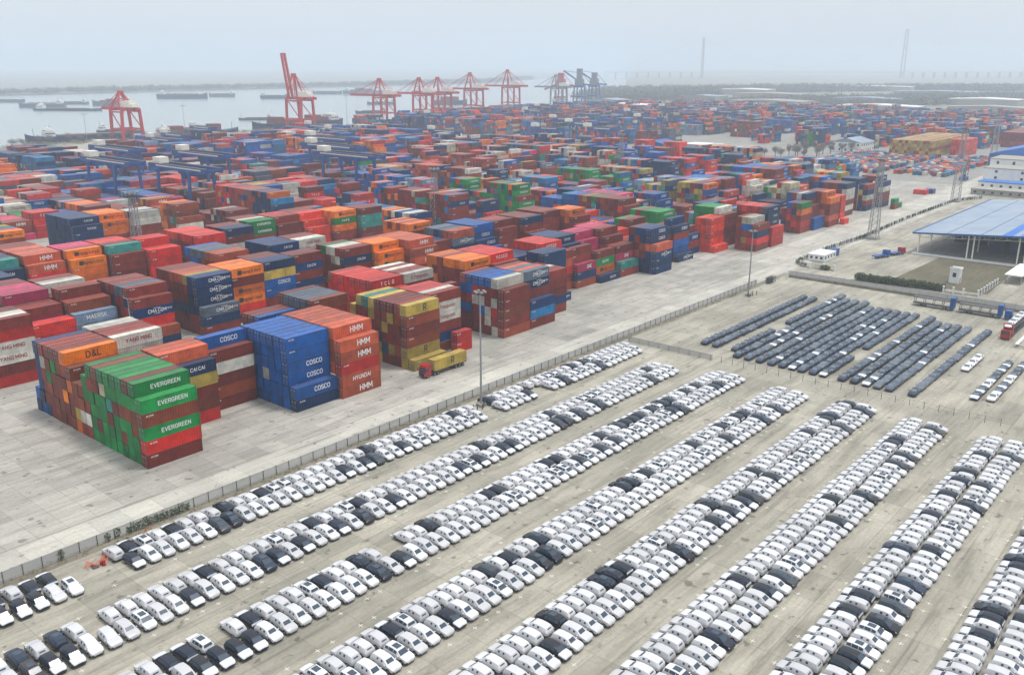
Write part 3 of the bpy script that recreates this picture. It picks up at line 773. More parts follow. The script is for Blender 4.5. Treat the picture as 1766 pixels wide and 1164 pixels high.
def build_car(kind, style):
    """returns parts {name: [MB, ...]} ; body slots: 0 paint 1 film 2 trim"""
    L, st, secs, ws, rs, side = car_loft(kind)
    body = MB(); n = len(secs[0])
    for s in secs: body.v += s
    for i in range(len(secs) - 1):
        for j in range(n):
            k = (j + 1) % n
            m = 0
            jj = min(j, n - 1 - j)
            if jj == 0: m = 2                       # underside
            elif jj == 1: m = 2                     # sills
            if i == 0 and jj == 2: m = 2            # lower grille
            if style == 'D' and i < 4 and jj >= 3: m = 1      # film on the bonnet
            if style == 'D' and i >= 9 and jj >= 3: m = 1
            body.f.append((i*n+j, (i+1)*n+j, (i+1)*n+k, i*n+k)); body.m.append(m)
    body.f.append(tuple(range(n))); body.m.append(0)
    body.f.append(tuple((len(secs)-1)*n + j for j in reversed(range(n)))); body.m.append(0)
    for s in (-1, 1):          # wheel arches
        for x in (1.42, -1.42):
            w = .955
            pts = [(x + .43*math.cos(a), s*w, .36 + .43*math.sin(a)) for a in [i*math.pi/6 for i in range(7)]]
            if s > 0: pts.reverse()
            body.poly(pts, 2)
        body.box(.72, .9, *( (-1.1, -.93) if s < 0 else (.93, 1.1)), 1.0, 1.14, 0)     # mirrors
    lo = 3 if style != 'W' else 3
    wsc = MB(); rw = MB(); sw = []
    T = len(secs[0]) // 2       # index of roof centre
    mir = lambda j: (n - j) % n
    if style == 'W':            # film leaves a panel of the windscreen and small side panes free
        a, b_ = ws
        P0, nn = patch(secs, a, b_, 5, mir(5), .72, .74, .06); addpatch(wsc, (P0, nn))
        P0, nn = patch(secs, rs[0], rs[1], 5, mir(5), .34, .55, .06); addpatch(rw, (P0, nn))
        for q, s in enumerate((1, -1)):
            for (a, b_), sx in zip(side[:2], (.5, .32)):
                sw.append(MB()); addpatch(sw[-1], patch(secs, a, b_, 4 if s > 0 else mir(4), 5 if s > 0 else mir(5), sx, .5, .016))
    else:
        addpatch(wsc, patch(secs, ws[0], ws[1], 5, mir(5), .9, .93, .06))
        addpatch(rw, patch(secs, rs[0], rs[1], 5, mir(5), .82, .86, .06))
        for q, s in enumerate((1, -1)):
            for (a, b_) in side:
                sw.append(MB()); addpatch(sw[-1], patch(secs, a, b_, 4 if s > 0 else mir(4), 5 if s > 0 else mir(5), .9, .78, .016))
    parts = {'windscreen': [wsc], 'rear_window': [rw], 'side_window': sw}
    if style in 'SK' and kind != 'sedan':
        sr = MB(); a, b_ = 5, 7
        q = [(.12, -.46, st[6][4] + .03), (.12, .46, st[6][4] + .03), (-1.0, .46, st[7][4] + .05), (-1.0, -.46, st[7][4] + .05)]
        sr.poly(list(reversed(q))); parts['sunroof'] = [sr]
    wh = []
    for x in (1.42, -1.42):
        for s in (-1, 1):
            w_ = MB(); y0, y1 = (s*.74, s*.965)
            w_.tube((x, y0, .34), (x, y1, .34), .34, k=12, m=0); w_.tube((x, y1 - s*.03, .34), (x, y1 + s*.012, .34), .21, k=8, m=1); wh.append(w_)
    parts['wheel'] = wh
    if style != 'W':
        hl = []
        for s in (-1, 1):
            h = MB(); j = 3 if s > 0 else mir(3); j2 = 4 if s > 0 else mir(4)
            addpatch(h, patch(secs, 1, 2, j, j2, .8, .8, .014)); hl.append(h)
        parts['headlight'] = hl
        tl = []
        for s in (-1, 1):
            h = MB(); j = 3 if s > 0 else mir(3); j2 = 4 if s > 0 else mir(4)
            addpatch(h, patch(secs, 9, 10, j, j2, .9, .8, .014)); tl.append(h)
        parts['tail_light'] = tl
    return body, parts
PM = {'windscreen': ['glass'], 'rear_window': ['glass'], 'side_window': ['glass'], 'sunroof': ['glass'], 'wheel': ['tyre', 'rim'], 'headlight': ['lens'], 'tail_light': ['tail']}
def car_col(ty):
    if ty in 'W': b = rnd.uniform(.47, .64); return (b, b*1.012, b*1.045, 1)
    if ty == 'S': return (.66, .67, .69, 1)
    c = rnd.choice([(16,24,42),(20,28,48),(24,28,36),(14,18,28),(30,44,66),(52,46,46),(60,64,70)] if ty == 'K' else [(14,20,38),(18,26,46),(20,24,34)])
    return lin(*c)
TYPES = {}
for ty, kinds in (('W', ('suv', 'van')), ('D', ('suv',)), ('K', ('suv', 'van')), ('S', ('suv',))):
    for kd in kinds: TYPES[(ty, kd)] = build_car(kd, ty)
TYPES[('N', 'sedan')] = build_car('sedan', 'N')
TYPES[('F', 'sedan')] = build_car('sedan', 'D')
_cmesh = {}
def car_meshes(key):
    if key in _cmesh: return _cmesh[key]
    body, parts = TYPES[key]
    bm = body.mesh('car_body', [M['car'], M['film'], M['trim']], True); bm.set_sharp_from_angle(angle=R(42))
    pm = {}
    for nm, lst in parts.items(): pm[nm] = [p.mesh('car_' + nm, [M['skyglass' if a == 'glass' and key[1] == 'sedan' else a] for a in PM[nm]]) for p in lst]
    _cmesh[key] = (bm, pm); return _cmesh[key]
def place_car(name, key, x, y, rz, col, only=None):
    bm, pm = car_meshes(key); big = key[1] == 'sedan'
    o = link(name, bm); o.location = (x, y, .012); o.scale = (1.03, 1.08, 1.14) if big else (1, 1, 1); o.rotation_euler = (0, 0, rz); o.color = col
    for nm, lst in pm.items():
        if only and nm not in only: continue
        for me in lst: link(nm, me, o)
    return o
LOOK = {'W': 'white wrapped car', 'D': 'white-nosed dark car', 'K': 'dark uncovered car', 'S': 'white black-roofed car'}
massb = MB(); paint = []
cnt = {}
SLOT = {}
mass_mats = [M['car_s'], M['film'], M['trim'], M['glass'], M['tyre'], M['rim'], M['lens'], M['tail']]
pidx = {'windscreen': [3], 'rear_window': [3], 'side_window': [3], 'sunroof': [3], 'wheel': [4, 5], 'headlight': [6], 'tail_light': [7]}
def mass_car(key, x, y, rz, col):
    Mx = Matrix.Translation((x, y, .012)) @ Matrix.Rotation(rz, 4, 'Z')
    body, parts = TYPES[key]; f0 = len(massb.f)
    massb.add(body, Mx)
    for nm, lst in parts.items():
        for p in lst:
            s = len(massb.m); massb.add(p, Mx)
            for q in range(s, len(massb.m)): massb.m[q] = pidx[nm][massb.m[q]]
    paint.extend([col] * (len(massb.f) - f0))
order_ = sorted(range(len(CARS)), key=lambda i: (CARS[i][4], CARS[i][5], -CARS[i][0]))
pos = {}
for i in order_:
    c = CARS[i]; k = (c[4], c[5]); cnt[k] = cnt.get(k, 0) + 1; pos[i] = cnt[k]
for i, c in enumerate(CARS):
    x, y, hd, ty, ln, row = c
    kd = 'suv' if ty in 'DS' else rnd.choice(['suv', 'suv', 'van'])
    rz = math.pi/2 if hd > 0 else -math.pi/2
    rz += rnd.uniform(-.035, .035); col = car_col(ty)
    if i in VSEL:
        o = place_car('parked_car', (ty, kd), x, y, rz, col)
        tag(o, f"{LOOK[ty]}, {ordn(pos[i])} from far end, {'near' if row == 0 else 'far'} row of {ordn(ln+1)} line from fence", 'car', 'new cars parked in double rows')
    else:
        mass_car((ty, kd), x, y, rz, col)
mo = massb.obj('parked_car_rows', mass_mats); mo.data.polygons.foreach_set('use_smooth', [m < 3 for m in massb.m]); mo.data.set_sharp_from_angle(angle=R(42))
set_paint(mo, paint)
tag(mo, 'remaining white wrapped and dark cars standing in the double rows', 'cars', None, 'stuff')
# ------------------------------------------------------------------ field of dark saloons beyond the cross fence, nose to tail
DL = [(118.8,1,14),(115.2,1,14),(109.2,1,16),(106.0,0,16),(102.7,0,16),(99.2,0,16),(95.9,0,15),(92.9,0,15),(90.1,0,15),(87.3,0,15),(84.4,0,15),(81.5,0,15),(76.6,0,15),(73.4,0,14),(70.4,0,14),(67.6,0,14),(64.7,0,14),(59.2,0,14)]
for j, (y, s, n_) in enumerate(DL):
    for i in range(n_):
        x = 222.3 + (i + s) * 5.15 + rnd.uniform(-.12, .12)
        if (j == 2 and i in (5, 6)) or (j == 11 and i in (4, 5)): continue
        f_ = rnd.random() < .12
        v = rnd.choice([(48,60,80),(56,68,88),(40,52,72),(70,80,98),(34,46,66),(96,104,116)])
        o = place_car('dark_saloon', ('F' if f_ else 'N', 'sedan'), x, y + rnd.uniform(-.12, .12), math.pi + rnd.uniform(-.02, .02), lin(*v), ('windscreen', 'rear_window', 'side_window'))
        tag(o, f"{'dark saloon with white bonnet film' if f_ else 'dark blue-grey saloon'}, {ordn(i+1)} in the {ordn(j+1)} file of the dark car field", 'saloon', 'dark saloons parked nose to tail')
for q, (y, x0, n_) in enumerate(((47.0, 229.5, 7), (43.6, 231, 7))):
    for i in range(n_):
        f_ = (i * 7 + q * 3) % 5 < 3
        o = place_car('parked_saloon', ('F' if f_ else 'N', 'sedan'), x0 + i*5.2, y, math.pi, lin(40,50,70) if f_ or i > 3 else (.7,.7,.71,1), ('windscreen', 'rear_window', 'side_window'))
        tag(o, f"{'dark saloon with white film' if f_ else 'plain saloon'}, {ordn(i+1)} in the {'farther' if q == 0 else 'nearer'} file near the red carrier", 'saloon', 'saloons parked in two files')
for i in range(3):
    o = place_car('white_saloon', ('N', 'sedan'), 251 + i*5.3, 54.6, math.pi, (.78,.78,.79,1), ('windscreen', 'rear_window', 'side_window'))
    tag(o, f"lone white saloon, {ordn(i+1)} of three between dark field and red carrier", 'saloon', 'three white saloons')
# the grey car standing proud of the first line
# ------------------------------------------------------------------ fences, masts
fence = empty('mesh_fence', (0, 140.9, 0))
m, nt, b = newmat('wire_mesh'); b.inputs['Base Color'].default_value = (.36,.37,.37,1)
tr = N(nt, 'ShaderNodeBsdfTransparent'); mx = N(nt, 'ShaderNodeMixShader'); mx.inputs[0].default_value = .46
nt.links.new(tr.outputs[0], mx.inputs[1]); nt.links.new(b.outputs[0], mx.inputs[2]); nt.links.new(mx.outputs[0], nt.nodes['Material Output'].inputs[0]); M['wire'] = m
mb = MB(); mb.box(30, 305, -.02, .02, .12, 1.95); mb.obj('mesh_panel', M['wire'], fence)
mb = MB(); mb.box(30, 305, -.12, .12, 0, .22); mb.obj('footing', M['concrete'], fence)
mb = MB(); mb.box(30, 305, -.03, .03, 1.95, 2.0); mb.obj('top_rail', M['steel'], fence)
pm = MB(); pm.box(-.05, .05, -.05, .05, 0, 2.05); pme = pm.mesh('post', M['dsteel'])
for i in range(92):
    p = link('post', pme, fence); p.location = (30.5 + i*3.0, -.09, 0)
tag(fence, 'long grey wire mesh fence between the car park and the yard road', 'fence')
fence = empty('cross_fence', (214, 0, 0))
mb = MB(); mb.box(-.01, .01, 38, 137.5, 1.56, 1.58); mb.obj('wire', M['dsteel'], fence)
mb = MB(); mb.box(-.015, .015, 110, 137.5, .1, 1.7); mb.obj('mesh_panel', M['wire'], fence)
for i in range(31):
    p = link('post', pme, fence); p.location = (0, 38 + i*3.3, -.35)
tag(fence, 'sparse post and wire fence between white cars and dark saloons', 'fence')
fence = empty('low_wall', (324.6, 0, 0))
mb = MB(); mb.box(-.25, .25, 56, 137, 0, .9); mb.obj('wall_base', M['soil'], fence)
mb = MB(); mb.box(-.03, .03, 56, 137, .9, 2.5); mb.obj('mesh_panel', M['wire'], fence)
for i in range(28):
    p = link('post', pme, fence); p.location = (.1, 56.3 + i*3.0, .5)
tag(fence, 'low dark wall topped with wire mesh beyond the saloon field', 'wall')
def leafmat(name, c1, c2):
    m, nt, b = newmat(name); g = N(nt, 'ShaderNodeNewGeometry')
    f = noise(nt, .9, 3, .6, g.outputs['Position'])
    nt.links.new(mixc(nt, ramp(nt, f, [(.35, (0,)*3), (.65, (1,)*3)]), c1, c2), b.inputs['Base Color']); b.inputs['Roughness'].default_value = .8; return m
M['leaf'] = leafmat('evergreen_leaves', (.03,.05,.02,1), (.07,.09,.035,1))
M['twig'] = leafmat('bare_twigs', (.09,.08,.07,1), (.16,.145,.13,1))
M['reed'] = leafmat('winter_reed', (.2,.17,.1,1), (.12,.11,.075,1))
M['bark'] = simple('bark', (.08,.065,.05,1), .9)
M['wood'] = leafmat('far_woodland', (.05,.06,.045,1), (.09,.09,.07,1))
def leaves(mb, cx, cy, z0, z1, rx, ry, n, s):
    for _ in range(n):
        while 1:
            a, b_, c_ = rnd.uniform(-1, 1), rnd.uniform(-1, 1), rnd.uniform(-1, 1)
            if a*a + b_*b_ + c_*c_ < 1: break
        p = Vector((cx + a*rx, cy + b_*ry, (z0+z1)/2 + c_*(z1-z0)/2))
        u = Vector((rnd.gauss(0,1), rnd.gauss(0,1), rnd.gauss(0,1))).normalized(); v = u.orthogonal().normalized()
        t = s * rnd.uniform(.6, 1.3)
        mb.quad(tuple(p-u*t-v*t*.6), tuple(p+u*t-v*t*.6), tuple(p+u*t+v*t*.6), tuple(p-u*t+v*t*.6))
# climbing plants on the fence
for i, (x, w_, lab) in enumerate(((51.5, .9, 'small dark climbing plant on the fence nearest the frame edge'), (59.3, .6, 'thin climber on the fence beside the barrier pile'), (61.0, .8, 'dark climber on the fence just before the long ivy'), (68.6, 6.0, 'long dark ivy covering several fence panels'))):
    mb = MB()
    for k in range(max(1, int(w_*2))): leaves(mb, x - w_ + (k+.5)*2*w_/max(1, int(w_*2)), 140.75, .1, 1.9 + rnd.uniform(-.4, .2), .6, .3, 90, .11)
    tag(mb.obj('climbing_plant', M['leaf']), lab, 'plant', 'climbers on the fence')
mb = MB()
for _ in range(420): 
    x = rnd.uniform(40, 300); leaves(mb, x, rnd.uniform(139.4, 140.8), 0, rnd.uniform(.15, .5), .5, .3, 6, .1)
tag(mb.obj('weeds', M['reed']), 'dry weeds growing along the fence drain', 'weeds', None, 'stuff')

def pole_mast(x, y, h, label, arm=1.15):
    o = empty('lamp_mast', (x, y, 0))
    mb = MB(); mb.tube((0,0,0), (0,0,h), .3, .14, 10); mb.obj('pole', M['steel'], o)
    mb = MB(); mb.box(-.9, .9, -.9, .9, 0, .7); mb.obj('plinth', M['concrete'], o)
    mb = MB()
    for k in range(6):
        a = k*math.pi/3; mb.bar((0,0,h-.6), (arm*math.cos(a), arm*math.sin(a), h-.1), .1)
    mb.tube((0,0,h-.5), (0,0,h-.2), arm*.6, arm*.6, 10); mb.obj('head_frame', M['dsteel'], o)
    for k in range(6):
        a = k*math.pi/3; q = MB(); c, s = math.cos(a), math.sin(a)
        q.box(arm*c-.3, arm*c+.3, arm*s-.25, arm*s+.25, h-.25, h+.15); q.obj('floodlight', M['steel'], o)
    return tag(o, label, 'light mast')
pole_mast(147.6, 135.3, 28, 'tall slender lamp mast among the white cars by the fence')
pole_mast(287.5, 135.7, 23, 'slender lamp mast near the fence end by the open concrete')
for k, (x, y, lab) in enumerate(((146.2, 134.2, 'near'), (287.5, 134.5, 'far'))):
    g = empty('guard_posts', (x, y, 0))
    for i in range(7):
        q = MB(); yq = rnd.uniform(-.8, .8); q.tube((-3 + i*.95, yq, 0), (-3 + i*.95, yq + rnd.uniform(-.05, .05), 1.5), .13, .12, 6); q.obj('bollard', M['dsteel'], g)
    tag(g, 'dark guard posts round the foot of the ' + ('mast among white cars' if k == 0 else 'mast by the fence end'), 'bollards')
def lattice(x, y, h, w0, label, head=True):
    o = empty('lattice_mast', (x, y, 0)); w1 = w0*.45
    for sx, sy in ((-1,-1),(1,-1),(1,1),(-1,1)):
        q = MB(); q.bar((sx*w0, sy*w0, 0), (sx*w1, sy*w1, h), .24); q.obj('leg', M['steel'], o)
    mb = MB(); n = int(h/2.6)
    for i in range(n):
        za, zb = h*i/n, h*(i+1)/n; wa = w0 + (w1-w0)*i/n; wb = w0 + (w1-w0)*(i+1)/n
        c = [(-1,-1),(1,-1),(1,1),(-1,1)]
        for k in range(4):
            a, b_ = c[k], c[(k+1) % 4]
            mb.bar((a[0]*wa, a[1]*wa, za), (b_[0]*wb, b_[1]*wb, zb), .1); mb.bar((b_[0]*wa, b_[1]*wa, za), (a[0]*wb, a[1]*wb, zb), .1)
            mb.bar((a[0]*wb, a[1]*wb, zb), (b_[0]*wb, b_[1]*wb, zb), .1)
    mb.obj('bracing', M['steel'], o)
    mb = MB(); mb.tube((0,0,h), (0,0,h+.3), 2.2, 2.2, 12); mb.tube((0,0,h+1.2), (0,0,h+1.3), 2.3, 2.3, 12)
    mb.obj('platform', M['dsteel'], o)
    for k in range(8):
        a = k*math.pi/4; q = MB(); c, s = 2.3*math.cos(a), 2.3*math.sin(a); q.box(c-.35, c+.35, s-.35, s+.35, h+.9, h+1.7); q.obj('floodlight', M['steel'], o)
    q = MB(); q.box(-w0-.5, w0+.5, -w0-.5, w0+.5, 0, .8); q.obj('plinth', M['concrete'], o)
    return tag(o, label, 'lattice mast')
lattice(425, 140.7, 36, 2.0, 'grey lattice mast by the white posts nearest the hedge corner')
lattice(576.7, 145.8, 42, 2.2, 'tall lattice mast beside the blue roofed shed')
lattice(853, 190.8, 42, 2.2, 'distant lattice mast on the road beyond the tank yard')
lattice(166.5, 331, 30, 2.0, 'lattice mast rising between the stacks left of centre')
lattice(312, 315.5, 28, 1.9, 'lattice mast rising among the stacks at the picture centre')
lattice(560, 372, 28, 1.9, 'lattice mast near the long brown stacks in mid yard')
for x, y, h, lab in ((805, 978, 38, 'thin lamp mast on the quay between the cranes'), (552, 955, 34, 'flat headed mast on the quay by the barge'), (449, 975, 28, 'flat headed mast on the bank beside the moored ship'), (1085, 1010, 36, 'thin lamp mast by the second pair of quay cranes')):
    pole_mast(x, y, h, lab, 4.0)

# ------------------------------------------------------------------ rail gantries
def gantry(x, yc, span=32, over=13, h=23, label='', ux=8.5):
    o = empty('yard_gantry', (x, yc, 0)); m_ = M['rtg']
    for sx in (-1, 1):
        for sy in (-1, 1):
            q = MB(); q.bar((sx*ux, sy*span/2, 1.6), (sx*ux*.82, sy*span/2, h), 1.5, 1.3); q.obj('leg', m_, o)
            q = MB(); q.box(sx*ux-3.4, sx*ux+3.4, sy*span/2-.6, sy*span/2+.6, .3, 1.7); q.obj('bogie', M['dsteel'], o)
    for sx in (-1, 1):
        q = MB(); xx = sx*ux*.55
        q.box(xx-.85, xx+.85, -span/2-over, span/2+over, h-.6, h+1.9); q.obj('girder', m_, o)
        w = MB()
        w.box(xx - .875, xx - .855, -span/2 - over + 4, span/2 + over - 8, h+.7, h+1.4)
        if sx < 0: w.obj('sign_band', M['crane_white'], o)
    for sy in (-1, 1):
        q = MB(); q.box(-ux*1.0, ux*1.0, sy*span/2-.6, sy*span/2+.6, h-2.0, h-.602); q.obj('cross_beam', m_, o)
        q = MB(); q.box(-ux*.55+.86, ux*.55-.86, sy*(span/2+over)-.5, sy*(span/2+over)+.5, h+.3, h+1.6); q.obj('end_tie', m_, o)
        q = MB(); q.box(-ux+.7, ux-.7, sy*span/2-.35, sy*span/2+.35, 3, 4); q.obj('sill_beam', m_, o)
    q = MB()
    for sx in (-1, 1):
        q.box(sx*ux*.55-.72-.5, sx*ux*.55+.72+.5, -span/2-over, span/2+over, h+1.95, h+2.05)
        for i in range(24):
            y = -span/2-over + i*(span+2*over)/23; q.bar((sx*(ux*.55+1.2), y, h+2), (sx*(ux*.55+1.2), y, h+3), .08)
        q.bar((sx*(ux*.55+1.2), -span/2-over, h+3), (sx*(ux*.55+1.2), span/2+over, h+3), .08)
    q.obj('walkway', M['dsteel'], o)
    t = MB(); t.box(-ux*.62, ux*.05, span/2+1, span/2+8, h+2.1, h+5.4); t.obj('machine_house', M['crane_white'], o)
    t = MB(); t.box(-2, 2, -4, 4, h-2.6, h-.2); t.box(-1.2, 1.2, -2, 2, h-5.5, h-2.6); t.obj('trolley', M['rtg'], o)
    t = MB()
    for a in (-1, 1):
        for b_ in (-1, 1): t.bar((a*1, b_*1, h-5.4), (a*2.4, b_*1, h-11), .07)
    t.box(-6, 6, -1.2, 1.2, h-11.6, h-11); t.obj('spreader', M['dsteel'], o)
    return tag(o, label, 'gantry crane', 'blue yard gantries')
G = [(256,527,'blue gantry with white cabin, left of the pair nearest the left masts'),(264,461,'nearest blue gantry, its white cabin above the orange stacks'),(314,524,'blue gantry just behind the nearest one, white cabin upper centre'),(297,602,'blue gantry behind the leftmost pair with white cabin'),
     (447,565,'farthest of three stacked blue gantries in front of the raised crane'),(404,508,'middle of three stacked blue gantries in front of the raised crane'),(369,449,'nearest of three stacked blue gantries in front of the raised crane'),(186,600,'blue gantry at the left edge of the yard')]
for x, y, lab in G: gantry(x, y, label=lab)
for i, (x, y) in enumerate(((430, 760), (500, 830), (395, 720), (560, 690), (620, 610), (590, 760))):
    gantry(x, y, 26, 6, 17, f"small distant blue gantry, {ordn(i+1)} of the group before the quay", 6)
for i, (x, y) in enumerate(((690, 540), (720, 500), (770, 560), (820, 620), (900, 560), (1000, 640), (1080, 560), (1150, 680), (940, 760), (1040, 820), (1180, 900), (800, 800))):
    gantry(x, y, 24, 3, 19, f"far blue gantry, {ordn(i+1)} from the crossroad in the distant yard", 7)

# ------------------------------------------------------------------ ship-to-shore cranes (boom to +Y, over the water)
def quay_crane(x, y, label, mat='crane_red', up=False, gauge=26, wid=16, hg=36, apex=58, out=46, back=16, rz=.1, up2=None, short=False):
    o = empty('quay_crane', (x, y, 0), rz); m_ = M[mat]
    W = wid/2; ys = (0, -gauge)        # waterside leg plane y=0, landside -gauge
    for yy in ys:
        for s in (-1, 1):
            q = MB(); q.bar((s*W, yy, 2), (s*W*.86, yy, hg), 2.5); q.obj('leg', m_, o)
            b_ = MB(); b_.box(s*W-4, s*W+4, yy-.8, yy+.8, .3, 2.2); b_.obj('bogie', M['dsteel'], o)
    q = MB()
    for yy in ys:
        q.bar((-W, yy, 12), (W, yy, 12), 2.0); q.bar((-W*.86, yy, hg-.5), (W*.86, yy, hg-.5), 2.8)
    for s in (-1, 1):
        q.bar((s*W, 0, 12), (s*W, -gauge, 12), 1.4); q.bar((s*W*.9, 0, hg-3), (s*W*.9, -gauge, hg-3), 1.6)
        q.bar((s*W, -gauge, 12), (s*W*.9, -gauge*.1, hg-3), .9)
    q.obj('portal_frame', m_, o)
    q = MB()
    for s in (-1, 1): q.bar((s*3, -gauge-back, hg), (s*3, 2, hg), 1.8, 3.2)
    for i in range(8): yy = -gauge-back + i*(gauge+back)/7; q.bar((-3, yy, hg), (3, yy, hg), .8)
    q.obj('girder', m_, o)
    q = MB()
    if up:
        a = R(80)
        tip = lambda d: (2 + d*math.cos(a), hg + d*math.sin(a))
    else: tip = lambda d: (2 + d, hg)
    for s in (-1, 1):
        e = tip(out); q.bar((s*3, 2, hg), (s*2.4, e[0], e[1]), 1.8, 3.0)
    for i in range(1, 9):
        e = tip(out*i/8); q.bar((-3, e[0], e[1]), (3, e[0], e[1]), .8)
    q.obj('boom', m_, o)
    q = MB()
    for s in (-1, 1):
        q.bar((s*W*.8, 0, hg), (s*1.6, -5, apex), 1.9); q.bar((s*W*.7, -gauge*.55, hg), (s*1.6, -6, apex), 1.5)
    q.box(-2.6, 2.6, -7.5, -3.5, apex-.6, apex+1.4); q.bar((-4, -2.4, hg+10), (4, -2.4, hg+10), 1)
    q.obj('apex_frame', m_, o)
    q = MB()
    for s in (-1, 1):
        if not up:
            for f in (.45, .92): e = tip(out*f); q.bar((s*1.8, -5, apex), (s*2.6, e[0], e[1]+1), .45)
        else:
            e = tip(out*.45); q.bar((s*1.8, -5, apex), (s*2.6, e[0], e[1]), .4)
        q.bar((s*1.8, -6, apex), (s*2.8, -gauge-back+3, hg+1), .45); q.bar((s*1.8, -6, apex), (s*2.8, -gauge, hg+1), .35)
    q.obj('stay', m_, o)
    q = MB(); q.box(-5, 5, -gauge-6, -gauge+10, hg+1.6, hg+8); q.box(-4, 4, -gauge-9, -gauge-6, hg+1.6, hg+5); q.obj('machine_house', M['crane_white'], o)
    q = MB(); q.box(-1.5, 1.5, -6, -3, hg-5.5, hg-2.2); q.obj('cab', M['crane_white'], o)
    return tag(o, label, 'quay crane', 'ship-to-shore cranes on the quay')
quay_crane(482, 962, 'red and white quay crane with short level boom at the far left', gauge=20, wid=24, hg=33, apex=50, out=26, back=7)
quay_crane(706, 962, 'red quay crane with its boom raised steeply', up=True, gauge=26, wid=22, hg=38, apex=66, out=54, back=14)
quay_crane(888, 1010, 'red quay crane with lowered boom, leftmost of the group of three', wid=18, out=48, back=17)
quay_crane(985, 1030, 'red quay crane with lowered boom, middle of the group of three', wid=18, out=40)
quay_crane(1040, 1045, 'red quay crane with lowered boom, rightmost of the group of three', wid=18, out=44, back=20)
quay_crane(1150, 1078, 'red quay crane, left of the pair beyond the group of three', wid=20, out=48, hg=39, apex=64)
quay_crane(1284, 1110, 'red quay crane, right of the pair beyond the group of three', wid=20, out=46, hg=41, apex=68, back=22)
quay_crane(1450, 1128, 'small grey quay crane farthest along the quay', mat='crane_grey', wid=20, out=40, hg=36, apex=58)
for i, (x, y, lab) in enumerate(((1480, 1132, 'reddish bulk unloader at the end of the quay'), (1545, 1134, 'tall blue grey bulk unloader at the end of the quay'), (1600, 1136, 'second blue grey bulk unloader, farthest of its group'))):
    o = empty('bulk_unloader', (x, y, 0), .2); mt = M['crane_red'] if i == 0 else M['rtg']
    q = MB()
    for sx in (-1, 1):
        for sy in (-1, 1): q.bar((sx*9, sy*10, 0), (sx*7, sy*8, 34), 2.2)
    q.box(-10, 10, -11, 11, 14, 17); q.box(-9, 9, -10, 10, 33, 37); q.obj('portal_frame', mt, o)
    q = MB(); q.box(-6, 6, -8, 8, 37, 50); q.box(-4, 4, -5, 5, 50, 62 + 8*(i == 1)); q.obj('tower', M['crane_grey'] if i else mt, o)
    q = MB(); q.bar((0, 0, 44), (-14, 30, 66 if i else 30), 3); q.bar((0, 4, 62), (-14, 30, 66 if i else 30), .8); q.bar((0, -4, 62), (0, -26, 40), .8); q.bar((0, 0, 40), (0, -28, 38), 3); q.obj('boom', mt, o)
    tag(o, lab, 'unloader', 'bulk unloaders')
# ------------------------------------------------------------------ vessels
M['hull'] = simple('hull_navy', lin(24,48,84), .5); M['hullg'] = simple('hull_grey', lin(86,98,112), .6); M['hullr'] = simple('hull_redlead', lin(120,52,46), .6)
M['wood2'] = M['wood']; M['cargo'] = simple('cargo_tarpaulin', lin(120,108,96), .9)
def hull(L, B, D, bow=.16):
    """tapered hull with flared bow, length along +X"""
    st = [(-L/2, .8, .15), (-L/2+.06*L, .98, 0), (L/2-bow*L, 1, 0), (L/2-bow*L*.45, .72, .1), (L/2-.02*L, .2, .3), (L/2, .04, .42)]
    mb = MB(); rows_ = []
    for x, w_, r in st:
        y = B/2*w_
        rows_.append([(x, -y*.82, 0), (x, -y, D*(1+r)), (x, y, D*(1+r)), (x, y*.82, 0)])
    for r_ in rows_: mb.v += r_
    for i in range(len(st)-1):
        for j in range(3): mb.f.append((i*4+j, (i+1)*4+j, (i+1)*4+j+1, i*4+j+1)); mb.m.append(0)
    mb.f.append((0,1,2,3)); mb.m.append(0); n = (len(st)-1)*4; mb.f.append((n+3,n+2,n+1,n)); mb.m.append(0)
    return mb
